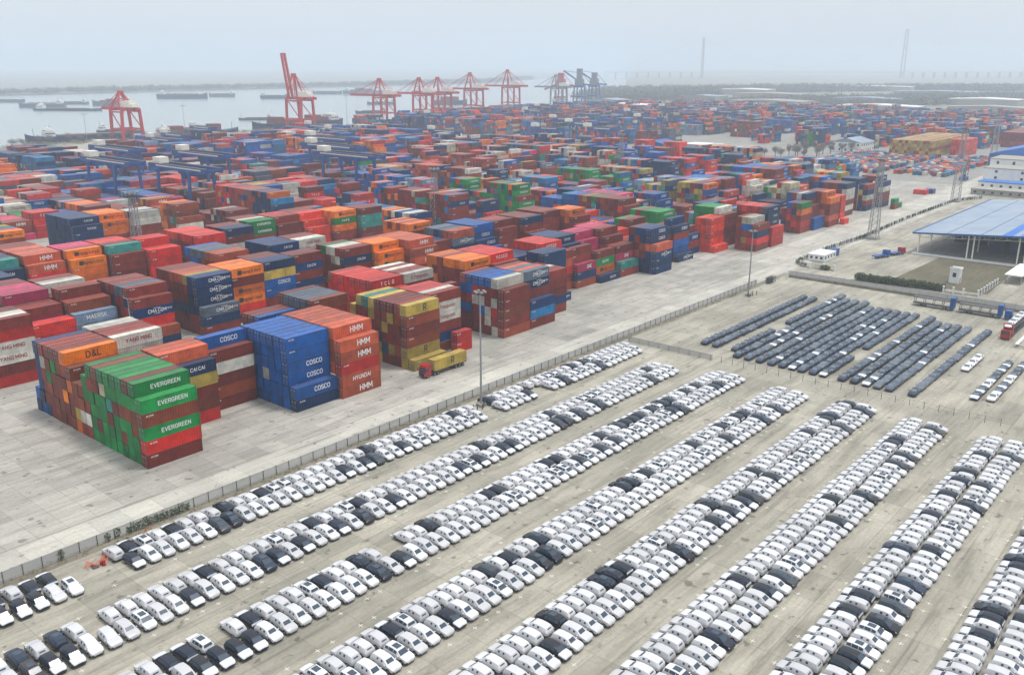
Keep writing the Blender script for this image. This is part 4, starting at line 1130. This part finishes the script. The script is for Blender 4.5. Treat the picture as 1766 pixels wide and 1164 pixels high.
def vessel(x, y, L, B, D, rz, label, mat='hullg', house='aft', cargo=None, name='barge'):
    o = empty(name, (x, y, -4), rz)
    hull(L, B, D).obj('hull', M[mat], o)
    hx = -L/2 + .1*L if house == 'aft' else L/2 - .22*L
    q = MB(); q.box(hx-.05*L, hx+.05*L, -B*.4, B*.4, D, D+4.5); q.box(hx-.035*L, hx+.04*L, -B*.42, B*.42, D+4.5, D+7.2); q.box(hx-.02*L, hx+.02*L, -B*.3, B*.3, D+7.2, D+9.2); q.bar((hx, 0, D+9), (hx, 0, D+14), .4); q.obj('deckhouse', M['white'], o)
    q = MB(); q.box(hx-.046*L, hx+.046*L+.3, -B*.4-.05, B*.4+.05, D+2.6, D+3.5); q.box(hx+.04*L-.1, hx+.04*L+.1, -B*.38, B*.38, D+5.4, D+6.5); q.obj('window_band', M['wglass'], o)
    a, b_ = (hx+.09*L, L/2-.2*L) if house == 'aft' else (-L/2+.05*L, hx-.08*L)
    q = MB()
    if cargo == 'boxes':
        xx = a
        while xx + 12.4 < b_:
            hh = rnd.randint(1, 3)
            q.box(xx, xx+12.2, -B*.44, B*.44, D, D+hh*2.6); xx += 12.9
        q.obj('box_cargo', M['hullr'], o)
    elif cargo == 'heap':
        n = 14
        for i in range(n):
            x0, x1 = a+(b_-a)*i/n, a+(b_-a)*(i+1)/n
            h0, h1 = [1.2 + 2.2*abs(math.sin(v*.9 + x)) for v in (i, i+1)]
            q.poly([(x0,-B*.4,D+.3),(x1,-B*.4,D+.3),(x1,0,D+h1),(x0,0,D+h0)]); q.poly([(x0,0,D+h0),(x1,0,D+h1),(x1,B*.4,D+.3),(x0,B*.4,D+.3)])
        q.obj('bulk_cargo', M['cargo'], o)
    else:
        q.box(a, b_, -B*.36, B*.36, D, D+1.3); q.obj('hatch', M['cargo'], o)
    q = MB()
    q.bar((L/2-.08*L, 0, D), (L/2-.08*L, 0, D+9), .4); q.bar((hx, -B*.2, D+7), (hx-.03*L, -B*.2, D+10), .8); q.obj('mast', M['dsteel'], o)
    return tag(o, label, 'vessel', 'vessels on the river' if name == 'barge' else None)
vessel(860, 2225, 75, 13, 6, -.9, 'faint barge at the left edge of the river')
vessel(795, 1900, 95, 15, 8, 2.2, 'long grey laden barge, second from the left on the river', cargo='heap')
vessel(905, 2010, 70, 12, 5, 2.2, 'small grey barge just beyond the long laden one')
vessel(772, 1735, 130, 15, 4, -.95, 'low dark barge lying behind the leftmost crane', 'hull')
vessel(930, 1880, 85, 15, 9, 2.3, 'grey ship seen behind the top of the leftmost crane', cargo='boxes')
vessel(1236, 2134, 125, 19, 11, -.85, 'large blue grey ship in mid river left of the raised crane', 'hull', cargo='heap')
vessel(1374, 2176, 68, 13, 8, 2.3, 'small ship right of the large blue grey one in mid river')
vessel(1384, 1961, 65, 14, 8, -.9, 'blue barge just left of the raised crane boom', 'hull')
vessel(1700, 2150, 90, 15, 8, -.9, 'hazy grey barge just right of the raised crane')
vessel(1780, 2080, 120, 20, 10, -.85, 'hazy ship left of the group of three red cranes', cargo='boxes')
vessel(1074, 1238, 55, 9, 4, 2.5, 'small dark boat passing in front of the three red cranes', 'hull')
vessel(827, 1222, 52, 9, 3, 2.4, 'low empty barge left of the raised crane near the quay')
vessel(560, 1120, 60, 9, 3, -.9, 'low dark barge passing behind the legs of the leftmost crane', 'hull')
vessel(1330, 1500, 60, 12, 5, 2.4, 'small hazy boat seen between the pair of quay cranes')
vessel(1420, 1380, 70, 18, 9, -.7, 'blue ship partly hidden behind the pair of quay cranes', 'hull', cargo='boxes')
vessel(452, 1000, 105, 17, 9, R(170), 'navy moored cargo ship with white deckhouse at the left quay', 'hull', cargo=None, name='cargo_ship', house='fore')
vessel(590, 992, 115, 15, 6, R(4), 'low navy container barge moored right of the leftmost crane', 'hull', cargo='boxes', name='cargo_ship')
vessel(740, 1000, 150, 22, 10, R(186), 'navy container ship with white superstructure under the raised crane', 'hull', cargo='boxes', name='cargo_ship')

# ------------------------------------------------------------------ right side: shed, offices, turf, hedge
roofm, nt, b = newmat('ribbed_roof_sheet'); g = N(nt, 'ShaderNodeNewGeometry')
sep = N(nt, 'ShaderNodeSeparateXYZ'); nt.links.new(g.outputs['Position'], sep.inputs[0])
f = noise(nt, .09, 5, .6, g.outputs['Position'])
c = mixc(nt, ramp(nt, f, [(.35, (0,)*3), (.65, (1,)*3)]), lin(124,140,160), lin(142,156,172))
nt.links.new(c, b.inputs['Base Color']); b.inputs['Roughness'].default_value = .5; M['roof'] = roofm
M['roofb'] = simple('blue_roof_sheet', lin(30,104,190), .5, 0, .08, .1); M['roofedge'] = simple('roof_flashing', lin(36,92,150), .5)
shed = empty('open_shed', (405, 76, 0))
q = MB()       # roof: ridge along X, eaves at y=+40 and far below frame
X0, X1, EL, ER, RY = -3, 125, 40.5, -80, -6
he, hr = 9.0, 12.4
q.quad((X0, EL, he), (X0, RY, hr), (X1, RY, hr), (X1, EL, he)); q.quad((X0, RY, hr), (X0, ER, 6.8), (X1, ER, 6.8), (X1, RY, hr))
q.quad((X0, EL, he-.2), (X1, EL, he-.2), (X1, RY, hr-.2), (X0, RY, hr-.2)); q.quad((X0, RY, hr-.2), (X1, RY, hr-.2), (X1, ER, 6.6), (X0, ER, 6.6))
rf = q.obj('roof', M['roof'], shed)
q = MB()
sl_ = (hr-he)/(EL-RY)
for y in (27, 14):
    z = he + (EL - y)*sl_; q.box(X0, X1, y-.12, y+.12, z-.05, z+.1)
q.obj('roof_seam', M['roofedge'], rf)
q = MB()
for ya, yb in ((2.5, 6.5), (-3.5, 0)):
    za, zb = he+(EL-ya)*sl_, he+(EL-yb)*sl_; q.quad((X0, yb, zb+.03), (X0, ya, za+.03), (X1, ya, za+.03), (X1, yb, zb+.03))
q.obj('blue_strip', M['roofb'], rf)
q = MB(); q.bar((X0-.1, EL, he-.1), (X1, EL, he-.1), .5, .7); q.bar((X0-.15, EL, he-.2), (X0-.15, RY, hr-.2), .4, .7); q.bar((X0-.15, RY, hr-.2), (X0-.15, ER, 6.6), .4, .7); q.obj('eaves', M['roofedge'], rf)
for y in (38.5, 19, 16.8, 0, -2.5, -20, -40):
    q = MB(); q.bar((0, y, 0), (0, y, he + (EL-y)*sl_ - .4 if y > RY else hr - 2), .5); q.obj('column', M['crane_white'], shed)
for x in (18, 36, 54, 72, 90, 108):
    for y in (38.5, 19, 0, -20): q = MB(); q.bar((x, y, 0), (x, y, he+(EL-max(y, RY))*sl_-.5), .5); q.obj('column', M['crane_white'], shed)
q = MB()
for x in (.3, 18, 36, 54, 72, 90, 108):
    ys_ = [38.5 - i*4.2 for i in range(19)]
    top = lambda y: he + (EL - y)*sl_ - .5 if y > RY else hr - .5 - (RY - y)*.07
    for a, b_ in zip(ys_, ys_[1:]):
        q.bar((x, a, top(a)), (x, b_, top(b_)), .18); q.bar((x, a, top(a)-1.9), (x, b_, top(b_)-1.9), .18); q.bar((x, a, top(a)), (x, a, top(a)-1.9), .14); q.bar((x, a, top(a)-1.9), (x, b_, top(b_)), .1)
q.obj('truss', M['crane_white'], shed)
q = MB(); q.box(122, 124, ER, EL-1, 0, 8.5); q.box(0, 124, ER, ER+.4, 0, 6.5); q.obj('rear_wall', M['blue'], shed)
q = MB(); q.box(-4, -.5, -4, 40, .0, .25); q.obj('apron_kerb', M['white'], shed); q = MB(); q.box(-.5, 122, -78, 39, 0, .2); q.obj('floor_slab', M['asph'], shed)
tag(shed, 'open sided steel shed with long grey blue roof at the right edge', 'shed')
q = MB()
for i in range(12):
    for j in range(5):
        x, y = 424 + j*15 + (i % 2)*2, 34 + i*6.4
        if j < 1 and i > 8: continue
        q.box(x, x+12.2, y, y+4.9, .2, 5.6 if (i+j) % 3 else 2.9)
tag(q.obj('stored_goods', M['hull']), 'blue goods stored deep inside the open shed', 'goods')
canopy = empty('entrance_canopy', (366, 61, 0))
q = MB(); q.box(0, 24, 5, 11, 3.2, 3.6); q.obj('roof', M['white'], canopy)
for x in (1, 12, 23):
    for y in (5.4, 10.6): q = MB(); q.bar((x, y, 0), (x, y, 3.2), .3); q.obj('post', M['steel'], canopy)
tag(canopy, 'flat white canopy at the corner of the turf plot', 'canopy')
hut = empty('white_hut', (354, 84.4, 0))
q = MB(); q.box(0, 3.6, 0, 3.4, 0, 5.2); q.box(-.15, .15, -.15, 3.55, 5.2, 6.0); q.box(3.45, 3.75, -.15, 3.55, 5.2, 5.8); q.box(.15, 3.45, -.15, .12, 5.2, 5.6); q.obj('wall', M['white'], hut)
q = MB(); q.box(-.06, -.0, 1.1, 2.3, 2.4, 4.0); q.obj('window', M['wglass'], hut); q = MB(); q.box(1.2, 2.2, -.06, 0, 0, 2.1); q.obj('door', M['steel'], hut)
tag(hut, 'small white parapeted hut standing on the dry turf', 'hut')
mb = MB()
for i in range(34):
    y = 85.6 + i*.9; x = 338.6 - .1*(i/34*24)
    leaves(mb, x, y, 0.1, 2.7 + rnd.uniform(-.3, .5), 1.9, 1.0, 300, .18)
tag(mb.obj('hedge', M['leaf']), 'dense dark hedge along the near side of the turf plot', 'hedge')
mb = MB(); leaves(mb, 345.5, 131.5, .1, 2.0, 1.8, 2.2, 420, .2)
tag(mb.obj('shrub', M['leaf']), 'single dark shrub behind the white cabins', 'shrub')
def postwall(pts, step, label, infill):
    o = empty('post_wall', (pts[0][0], pts[0][1], 0)); bx, by = pts[0]
    pq = MB(); pq.box(-.26, .26, -.26, .26, 0, 2.1); pq.box(-.34, .34, -.34, .34, 2.1, 2.3); pme_ = pq.mesh('post', M['white'])
    base = MB(); fill = MB(); n = 0
    for (xa, ya), (xb, yb) in zip(pts, pts[1:]):
        d = math.hypot(xb-xa, yb-ya); k = max(1, round(d/step)); a = math.atan2(yb-ya, xb-xa)
        for i in range(k):
            t = i/k; p = link('post', pme_, o); p.location = (xa+(xb-xa)*t-bx, ya+(yb-ya)*t-by, 0); p.rotation_euler = (0, 0, a); n += 1
        base.bar((xa-bx, ya-by, .2), (xb-bx, yb-by, .2), .35, .45)
        if infill == 'h':
            for i in range(int(d*1.1)):
                t = rnd.random(); leaves(fill, xa+(xb-xa)*t-bx, ya+(yb-ya)*t-by, .3, 1.9, .7, .5, 34, .16)
        else:
            for i in range(int(d/.45)):
                t = i*.45/d; fill.bar((xa+(xb-xa)*t-bx, ya+(yb-ya)*t-by, .4), (xa+(xb-xa)*t-bx, ya+(yb-ya)*t-by, 1.8), .06)
    base.obj('base', M['concrete'], o); fill.obj('infill', M['leaf'] if infill == 'h' else M['dsteel'], o)
    return tag(o, label, 'wall')
postwall([(345, 137.5), (346.5, 142), (350, 145.3), (385, 146.3), (425, 144.5), (490, 146.8), (577, 146), (600, 137)], 4.3, 'wall of white posts with clipped hedge curving along the yard road', 'h')
postwall([(337.4, 85), (337.8, 78.5), (338.6, 73.8), (366, 73.2)], 3.4, 'white post and rail wall round the corner of the turf plot', 'r')
postwall([(346, 128), (345, 136)], 3.4, 'short run of white posts by the dark shrub', 'r')
postwall([(333, 51), (335, 40)], 3.4, 'short white post wall by the plot gate near the right edge', 'r')
def cabin(x, y, sx, sy, mat, label, roof='white'):
    o = empty('site_cabin', (x, y, 0))
    q = MB(); q.box(0, sx, 0, sy, .15, 2.8); q.obj('wall', M[mat], o)
    q = MB(); q.box(-.15, sx+.15, -.15, sy+.15, 2.802, 3.0); q.obj('roof', M[roof], o)
    for i in range(3):
        yy = sy*(.1 + .31*i); q = MB(); q.box(-.05, 0, yy, yy+sy*.14, 1.2, 2.2); q.obj('window', M['wglass'], o)
    for i in range(4):
        xx = sx*(.08 + .24*i); q = MB(); q.box(xx, xx+sx*.1, -.05, 0, 1.2, 2.2); q.obj('window', M['wglass'], o)
    return tag(o, label, 'cabin')
cabin(358.5, 137.2, 12.5, 6.8, 'white', 'long white site cabins inside the white post wall')
cabin(371.5, 138.2, 6, 2.6, 'blue', 'blue site cabin beside the white ones', 'blue')
def building(x, y, L, W, H, label, mat='white', roof='concrete', floors=2, rz=0, win=True, pit=5, name='building', cat='building', gable=0):
    o = empty(name, (x, y, 0), rz)
    q = MB(); q.box(0, L, 0, W, 0, H); q.obj('wall', M[mat], o)
    q = MB()
    if gable:
        q.quad((-.5,-.5,H+.05), (L+.5,-.5,H+.05), (L+.5,W/2,H+gable), (-.5,W/2,H+gable)); q.quad((-.5,W/2,H+gable), (L+.5,W/2,H+gable), (L+.5,W+.5,H+.05), (-.5,W+.5,H+.05))
        q.poly([(0,0,H+.01),(0,W,H+.01),(0,W/2,H+gable-.1)]); q.poly([(L,0,H+.01),(L,W/2,H+gable-.1),(L,W,H+.01)])
    else:
        q.box(-.3, L+.3, -.3, W+.3, H+.002, H+.5)
    q.obj('roof', M[roof], o)
    if win:
        fh = H/floors
        for fl in range(floors):
            n = max(2, int(W/pit))
            for i in range(n):
                yy = W*(i+.5)/n; p = MB(); p.box(-.06, 0, yy-.8, yy+.8, fl*fh+fh*.35, fl*fh+fh*.75); p.obj('window', M['wglass'], o)
            n = max(2, int(L/pit))
            for i in range(n):
                xx = L*(i+.5)/n; p = MB(); p.box(xx-.8, xx+.8, -.06, 0, fl*fh+fh*.35, fl*fh+fh*.75); p.obj('window', M['wglass'], o)
    return tag(o, label, cat)
building(664, 122, 24, 31, 12, 'white rendered office block with small windows at the right edge', floors=3, pit=11)
building(700, 108, 30, 50, 15, 'taller white block behind the office at the right edge', floors=3, pit=9)
building(642, 112, 14, 38, 5.4, 'low white annex with blue canopy in front of the office', roof='roofb', floors=1)
building(618, 108, 14, 40, 3.2, 'low pale yard store in front of the white annex', mat='concrete', floors=1)
building(800, 120, 80, 62, 10, 'warehouse with bright blue gabled roof beyond the white offices', mat='blue', roof='roofb', gable=8, win=False, name='warehouse', cat='warehouse')
building(845, 300, 34, 28, 9, 'grey roofed white warehouse beside the mustard containers', roof='roof', gable=4, name='warehouse', cat='warehouse')
building(735, 362, 26, 42, 8, 'white low office beyond the green and blue stacks', roof='concrete', floors=2)
building(765, 408, 22, 30, 6, 'low pale workshop behind the white low office', mat='concrete', roof='white', floors=1)
building(690, 285, 8, 6, 5, 'small white gatehouse beside the crossroad', floors=1)
for i, (x, y, L, W, H, rz) in enumerate(((1330, 850, 60, 120, 12, 0), (1640, 700, 70, 190, 12, 0), (1760, 940, 60, 110, 14, 0), (1590, 480, 50, 170, 11, 0), (1650, 330, 50, 150, 11, 0), (1900, 620, 60, 160, 12, 0), (2000, 420, 70, 160, 12, 0), (2050, 880, 80, 200, 12, .1), (1500, 1010, 50, 90, 12, 0), (2300, 1080, 80, 180, 14, .1), (1720, 210, 50, 120, 10, 0), (2500, 620, 80, 240, 12, .1), (2900, 900, 90, 300, 14, .1))):
    building(x, y, L, W*.8, H, f"{'long' if W > 140 else 'shorter'} pale roofed warehouse in the haze, {ordn(i+1)} of the far sheds", mat='concrete', roof=('white', 'concrete', 'roof')[i % 3], gable=2.5, rz=rz, win=False, name='warehouse', cat='warehouse')
# blue stack covered with tarpaulin
o = empty('covered_stack', (672, 402, 0)); q = MB(); q.box(0, 26, 0, 30, 0, 13); q.obj('cover', M['roofb'], o); q = MB(); q.poly([(0,0,13.01),(26,0,13.01),(26,15,16),(0,15,16)]); q.poly([(0,15,16),(26,15,16),(26,30,13.01),(0,30,13.01)]); q.poly([(0,0,13.0),(0,15,15.99),(0,30,13.0)]); q.obj('ridge', M['blue'], o)
tag(o, 'big blue sheeted stack at the far end of the container lines', 'covered stack')

# ------------------------------------------------------------------ trees
def tree(x, y, h, r, label, bare=True):
    o = empty('bare_tree' if bare else 'broadleaf_tree', (x, y, 0))
    q = MB(); q.tube((0,0,0), (rnd.uniform(-.3,.3), rnd.uniform(-.3,.3), h*.55), .32, .16, 6)
    for k in range(7):
        a = k*.9; z = h*(.25+.06*k); q.tube((0,0,z), (r*.7*math.cos(a), r*.7*math.sin(a), z+h*.3), .12, .03, 4)
    q.obj('trunk', M['bark'], o)
    q = MB()
    for k in range(9): 
        a, rr = rnd.uniform(0, 6.3), r*rnd.uniform(.1, .6); leaves(q, rr*math.cos(a), rr*math.sin(a), h*rnd.uniform(.3,.6), h*rnd.uniform(.75,1.05), r*.55, r*.55, 85, .24 if bare else .34)
    q.obj('crown', M['twig'] if bare else M['leaf'], o)
    return tag(o, label, 'tree', 'bare trees between the yards' if bare else None)
for i in range(26):
    x = 748 + i*4.9; y = 352 - i*.9 + rnd.uniform(-9, 9)
    if i % 2: y -= 22
    tree(x, y, rnd.uniform(8, 12), rnd.uniform(3.2, 4.6), f"{'taller' if i % 2 else 'leafless'} bare tree, {ordn(i+1)} along the plantation beside the mid yard road")
for i in range(16):
    x = 345 + i*15 + rnd.uniform(-6, 6); tree(x, 958 + (x-345)*.03 + rnd.uniform(-10, 4), rnd.uniform(7, 12), rnd.uniform(4, 6), f"bare riverbank tree, {ordn(i+1)} from the left along the near shore")
q = MB()
for i in range(200): leaves(q, rnd.uniform(330, 700), rnd.uniform(945, 966), 0, rnd.uniform(2, 4.5), 4, 3, 22, .5)
tag(q.obj('reeds', M['reed']), 'tan winter reeds and scrub on the near river bank', 'reeds', None, 'stuff')
def wood(name, pts, w_, h, n, s, label):
    q = MB()
    for (xa, ya), (xb, yb) in zip(pts, pts[1:]):
        for i in range(int(n*1.6)):
            t = rnd.random(); x, y = xa+(xb-xa)*t, ya+(yb-ya)*t + rnd.uniform(-w_, w_)
            leaves(q, x, y, 0, h*rnd.uniform(.45, 1.15), s*2.2, s*2.2, 20, s*.42)
    tag(q.obj(name, M['wood']), label, 'woodland', None, 'stuff')
wood('far_shore_woodland', [(800, 2760), (2300, 2830), (3300, 2950), (4200, 3450)], 45, 16, 520, 5, 'low hazy tree belt along the far river bank')
wood('inland_woodland', [(1750, 1120), (2300, 1400), (2900, 1150), (3300, 700), (3700, 250)], 190, 20, 800, 5, 'hazy dark woodland inland beyond the far sheds')
wood('yard_edge_trees', [(1330, 1000), (1560, 830), (1600, 600), (1560, 200)], 25, 9, 240, 2.2, 'rows of dark trees between the far sheds and container yards')
wood('roadside_woodland', [(1800, 780), (2100, 700), (2600, 500), (2700, 200)], 190, 13, 620, 4, 'hazy woods and scrub on the plain beyond the warehouses')
# ------------------------------------------------------------------ bridge in the haze
def tower(x, y, h, label):
    o = empty('bridge_tower', (x, y, 0), math.atan2(1885-2812, 5873-5084))
    for s in (-1, 1): q = MB(); q.bar((0, s*26, -6), (0, s*17, h), 6, 7); q.obj('leg', M['concrete'], o)
    q = MB()
    for z in (22, h*.6, h-10): q.box(-4, 4, -20, 20, z, z+9)
    q.obj('crossbeam', M['concrete'], o)
    return tag(o, label, 'bridge tower', 'bridge towers')
tower(5084, 2812, 235, 'faint left tower of the suspension bridge'); tower(5874, 1885, 282, 'faint right tower of the suspension bridge')
o = empty('suspension_bridge', (5479, 2348, 0), math.atan2(1885-2812, 5873-5084))
q = MB(); q.box(-1200, 3300, -13, 13, 32.5, 35); q.obj('deck', M['concrete'], o)
q = MB(); half = math.hypot(789, 927)/2
for s in (-1, 1):
    pp = [(-half + 2*half*i/24) for i in range(25)]
    zz = [60 + (235 + (282-235)*(i/24) - 60)*(abs(i-12)/12)**2 for i in range(25)]
    for i in range(24): q.bar((pp[i], s*17, zz[i]), (pp[i+1], s*17, zz[i+1]), .35)
    q.bar((-half, s*17, 235), (-half-500, s*15, 36), .35); q.bar((half, s*17, 282), (half+560, s*15, 36), .35)
q.obj('cable', M['steel'], o)
for i in range(40): q = MB(); q.box(half+60+i*66, half+66+i*66, -10, 10, 0, 31); q.obj('pier', M['concrete'], o)
for i in range(8): q = MB(); q.box(-half-66-i*66, -half-60-i*66, -10, 10, -6, 31); q.obj('pier', M['concrete'], o)
tag(o, 'hazy suspension bridge deck and approach viaduct on the horizon', 'bridge')

# ------------------------------------------------------------------ lorries and carriers
def wheelset(o, xs, w_=1.15, r=.5):
    for x in xs:
        for s in (-1, 1):
            q = MB(); q.tube((x, s*(w_-.32), r), (x, s*w_, r), r, k=12, m=0); q.tube((x, s*(w_-.02), r), (x, s*(w_+.02), r), r*.5, k=8, m=1); q.obj('wheel', [M['tyre'], M['rim']], o)
lor = empty('articulated_lorry', (152.2, 160.2, 0))       # cab to -X
q = MB()
pr = [(0,.6),(0,1.5),(.12,2.2),(.35,2.95),(.6,3.35),(2.2,3.5),(2.3,.6)]
for s in (-1, 1):
    p_ = [(x, s*1.23, z) for x, z in pr]; q.poly(p_ if s < 0 else list(reversed(p_)))
for (xa, za), (xb, zb) in zip(pr, pr[1:] + pr[:1]): q.quad((xa,1.23,za), (xa,-1.23,za), (xb,-1.23,zb), (xb,1.23,zb))
q.obj('cab', M['red'], lor)
q = MB(); q.quad((-.02,1.05,1.6), (-.02,-1.05,1.6), (.28,-1.05,2.85), (.28,1.05,2.85)); q.obj('windscreen', M['glass'], lor)
for s in (-1, 1):
    q = MB(); q.box(.45, 1.4, *( (-1.245, -1.232) if s < 0 else (1.232, 1.245)), 1.75, 2.7); q.obj('side_window', M['glass'], lor)
    q = MB(); q.box(-.03, .03, s*.95-.2, s*.95+.2, .85, 1.1); q.obj('headlight', M['lens'], lor)
    q = MB(); q.box(-.1, .05, s*1.42-.1, s*1.42+.1, 1.9, 2.7); q.obj('mirror', M['trim'], lor)
q = MB(); q.box(-.04, 0, -1.0, 1.0, .55, 1.35); q.obj('grille', M['trim'], lor)
q = MB(); q.box(2.3, 5.6, -.5, .5, .7, 1.0); q.box(4.0, 15.6, -1.1, -.8, 1.0, 1.28); q.box(4.0, 15.6, .8, 1.1, 1.0, 1.28)
for i in range(7): q.box(4.2+i*1.85, 4.4+i*1.85, -.8, .8, 1.05, 1.25)
q.obj('chassis', M['dsteel'], lor)
wheelset(lor, (1.1, 3.6, 4.8, 11.6, 12.9, 14.2))
tag(lor, 'red lorry with skeletal trailer carrying a mustard container beside the stacks', 'lorry')
o = link('shipping_container', container_mesh('Y', CL)); o.location = (155.6, 160.2, 1.29); o.color = shade('y')
for d_ in dm: qd = link('door', d_, o); qd.color = o.color
tag(o, 'mustard container riding on the trailer of the red lorry', 'container', 'shipping containers stacked in the yard')
def carrier(x, y, rz, mat, label, dl=14.5, head=True):
    o = empty('car_carrier', (x, y, 0), rz)
    q = MB(); q.box(0, dl, -1.25, 1.25, .75, 1.0)
    for s in (-1, 1):
        q.bar((0, s*1.2, 2.9), (dl, s*1.2, 3.0), .22)
        for k in range(5): q.bar((.2 + k*dl/4.2, s*1.2, 1), (.5 + k*dl/4.2, s*1.2, 2.95), .16)
    q.obj('deck_frame', M['dsteel'], o)
    q = MB(); q.box(0, dl, -1.15, 1.15, 2.98, 3.06); q.obj('upper_deck', M['dsteel'], o)
    q = MB(); q.box(dl-.9, dl+.3, -1.3, 1.3, .6, 4.3); q.box(dl+.1, dl+.6, -1.3, 1.3, 3.6, 4.2); q.obj('headboard', M[mat], o)
    wheelset(o, (2.2, 3.5, dl-2.5))
    if head:
        q = MB(); q.box(dl+1.2, dl+3.2, -1.22, 1.22, .6, 2.9); q.box(dl+2.9, dl+3.35, -1.22, 1.22, .6, 1.7); q.obj('cab', M[mat], o)
        q = MB(); q.box(dl+3.2, dl+3.24, -1.05, 1.05, 1.75, 2.7); q.obj('windscreen', M['glass'], o); wheelset(o, (dl+2.2,))
    return tag(o, label, 'car carrier')
carrier(313.0, 87.5, -math.pi/2, 'blue', 'empty blue car carrier trailer nearer the hedge, left of the pair', 12.5, False)
carrier(313.0, 73.2, -math.pi/2, 'blue', 'empty blue car carrier with cab, right of the pair', 12.5)
car_o = carrier(309.5, 53.8, math.pi, 'red', 'red car carrier loaded with white and silver cars', 19)
for i in range(4):
    o = place_car('carried_saloon', ('N', 'sedan'), 306 - i*4.9, 53.8, math.pi, (.7,.7,.71,1), ('windscreen', 'rear_window', 'side_window')); o.location.z = 3.07
    tag(o, f"pale saloon on the upper deck of the red carrier, {ordn(i+1)} from its tail", 'saloon', 'cars on the red carrier')
o = empty('flat_trailer', (281, 48.2, 0)); q = MB()
for s in (-1, 1): q.box(0, 17, s*1.15-.4, s*1.15+.4, 1.0, 1.2)
for i in range(8): q.box(.4+i*2.2, .7+i*2.2, -.7, .7, .95, 1.15)
q.obj('deck', M['white'], o); wheelset(o, (11, 12.4, 13.8)); tag(o, 'white skeletal trailer beside the red carrier at the right edge', 'trailer')
for i, (x, y, mt, L_, lab) in enumerate(((398, 118.5, 'red', 8, 'red lorry cab parked at the shed corner'), (388, 121.5, 'blue', 9, 'blue flatbed parked left of the shed corner'))):
    o = empty('parked_lorry', (x, y, 0), math.pi*.9)
    q = MB(); q.box(0, 2, -1.2, 1.2, .6, 3.0); q.box(-.3, .1, -1.2, 1.2, .6, 1.7); q.obj('cab', M[mt], o); q = MB(); q.box(2.2, L_, -1.2, 1.2, .9, 1.3); q.obj('bed', M['blue'], o); q = MB(); q.box(-.04, 0, -1, 1, 1.8, 2.7); q.obj('windscreen', M['glass'], o); wheelset(o, (1, 5, 6.4))
    tag(o, lab, 'lorry')
# stacker in the tank yard road
o = empty('reach_stacker', (690, 171, 0)); q = MB(); q.box(-4, 4, -2, 2, .8, 2.6); q.box(-1, 1.6, -1, 1, 2.6, 4.2); q.obj('body', M['blue'], o); q = MB(); q.bar((-3, 0, 3), (6, 0, 14), .9); q.box(5, 7, -3, 3, 12.6, 13.4); q.bar((6, -.8, 13), (6, -.8, 3), .4); q.bar((6, .8, 13), (6, .8, 3), .4); q.obj('boom', M['dsteel'], o); wheelset(o, (-2.6, 2.8), 2.3, .9); tag(o, 'blue lifting truck with raised mast on the far road', 'lift truck')
o = empty('cage_pallets', (308.5, 137.5, 0)); q = MB()
for k in range(6): q.bar((k*1.0, 0, 0), (k*1.0, 0, 2.4), .14); q.bar((k*1.0, 1.6, 0), (k*1.0, 1.6, 2.4), .14); q.bar((k*1.0, 0, 2.35), (k*1.0, 1.6, 2.35), .1)
q.box(0, 3.4, .2, 1.4, .2, 2.2); q.obj('frame', M['dsteel'], o); tag(o, 'grey metal cages standing where the long fence ends', 'cages')
# barrier pile on the car park
o = empty('barrier_pile', (54.3, 134.6, 0)); M['orange'] = simple('barrier_orange', lin(214,96,52), .5)
q = MB()
for _ in range(12):
    x, y, a = rnd.uniform(-1.8,1.8), rnd.uniform(-1.4,1.4), rnd.uniform(0,3.1); q.bar((x, y, rnd.uniform(.05,.5)), (x+1.9*math.cos(a), y+1.9*math.sin(a), rnd.uniform(.05,1.1)), .07)
q.obj('barrier_rail', M['orange'], o); q = MB(); q.box(.6, 1.2, -.5, .1, 0, .7); q.box(.75, 1.1, -.9, -.5, 0, 1.0); q.obj('bin', M['red'], o)
q = MB(); q.box(-.8, .2, -.6, .2, 0, .18); q.box(-.7, -.3, .2, .7, 0, .3); q.obj('debris', M['dsteel'], o)
tag(o, 'fallen orange barriers and red bin in the gap between car rows', 'barriers')
q = MB()
for x in (64.0, 65.2, 66.3): q.tube((x, 139.2 + (x-64)*.1, 0), (x, 139.2 + (x-64)*.1, .6), .16, .04, 8)
tag(q.obj('barrier_cones', M['orange']), 'three orange cones at the fence foot beside the long ivy', 'cones')

# ------------------------------------------------------------------ the air
m, nt, b = newmat('haze_air'); nt.nodes.remove(b)
pv = N(nt, 'ShaderNodeVolumePrincipled'); pv.inputs['Color'].default_value = HAZEC; pv.inputs['Density'].default_value = HAZED; pv.inputs['Anisotropy'].default_value = .15
nt.links.new(pv.outputs[0], nt.nodes['Material Output'].inputs['Volume'])
q = MB(); q.box(-4000, FAR + 2000, -1500, FAR + 2000, -7.5, 300)
hz = q.obj('haze', m); hz['kind'] = 'stuff'; hz['label'] = 'pale bluish haze over the port'
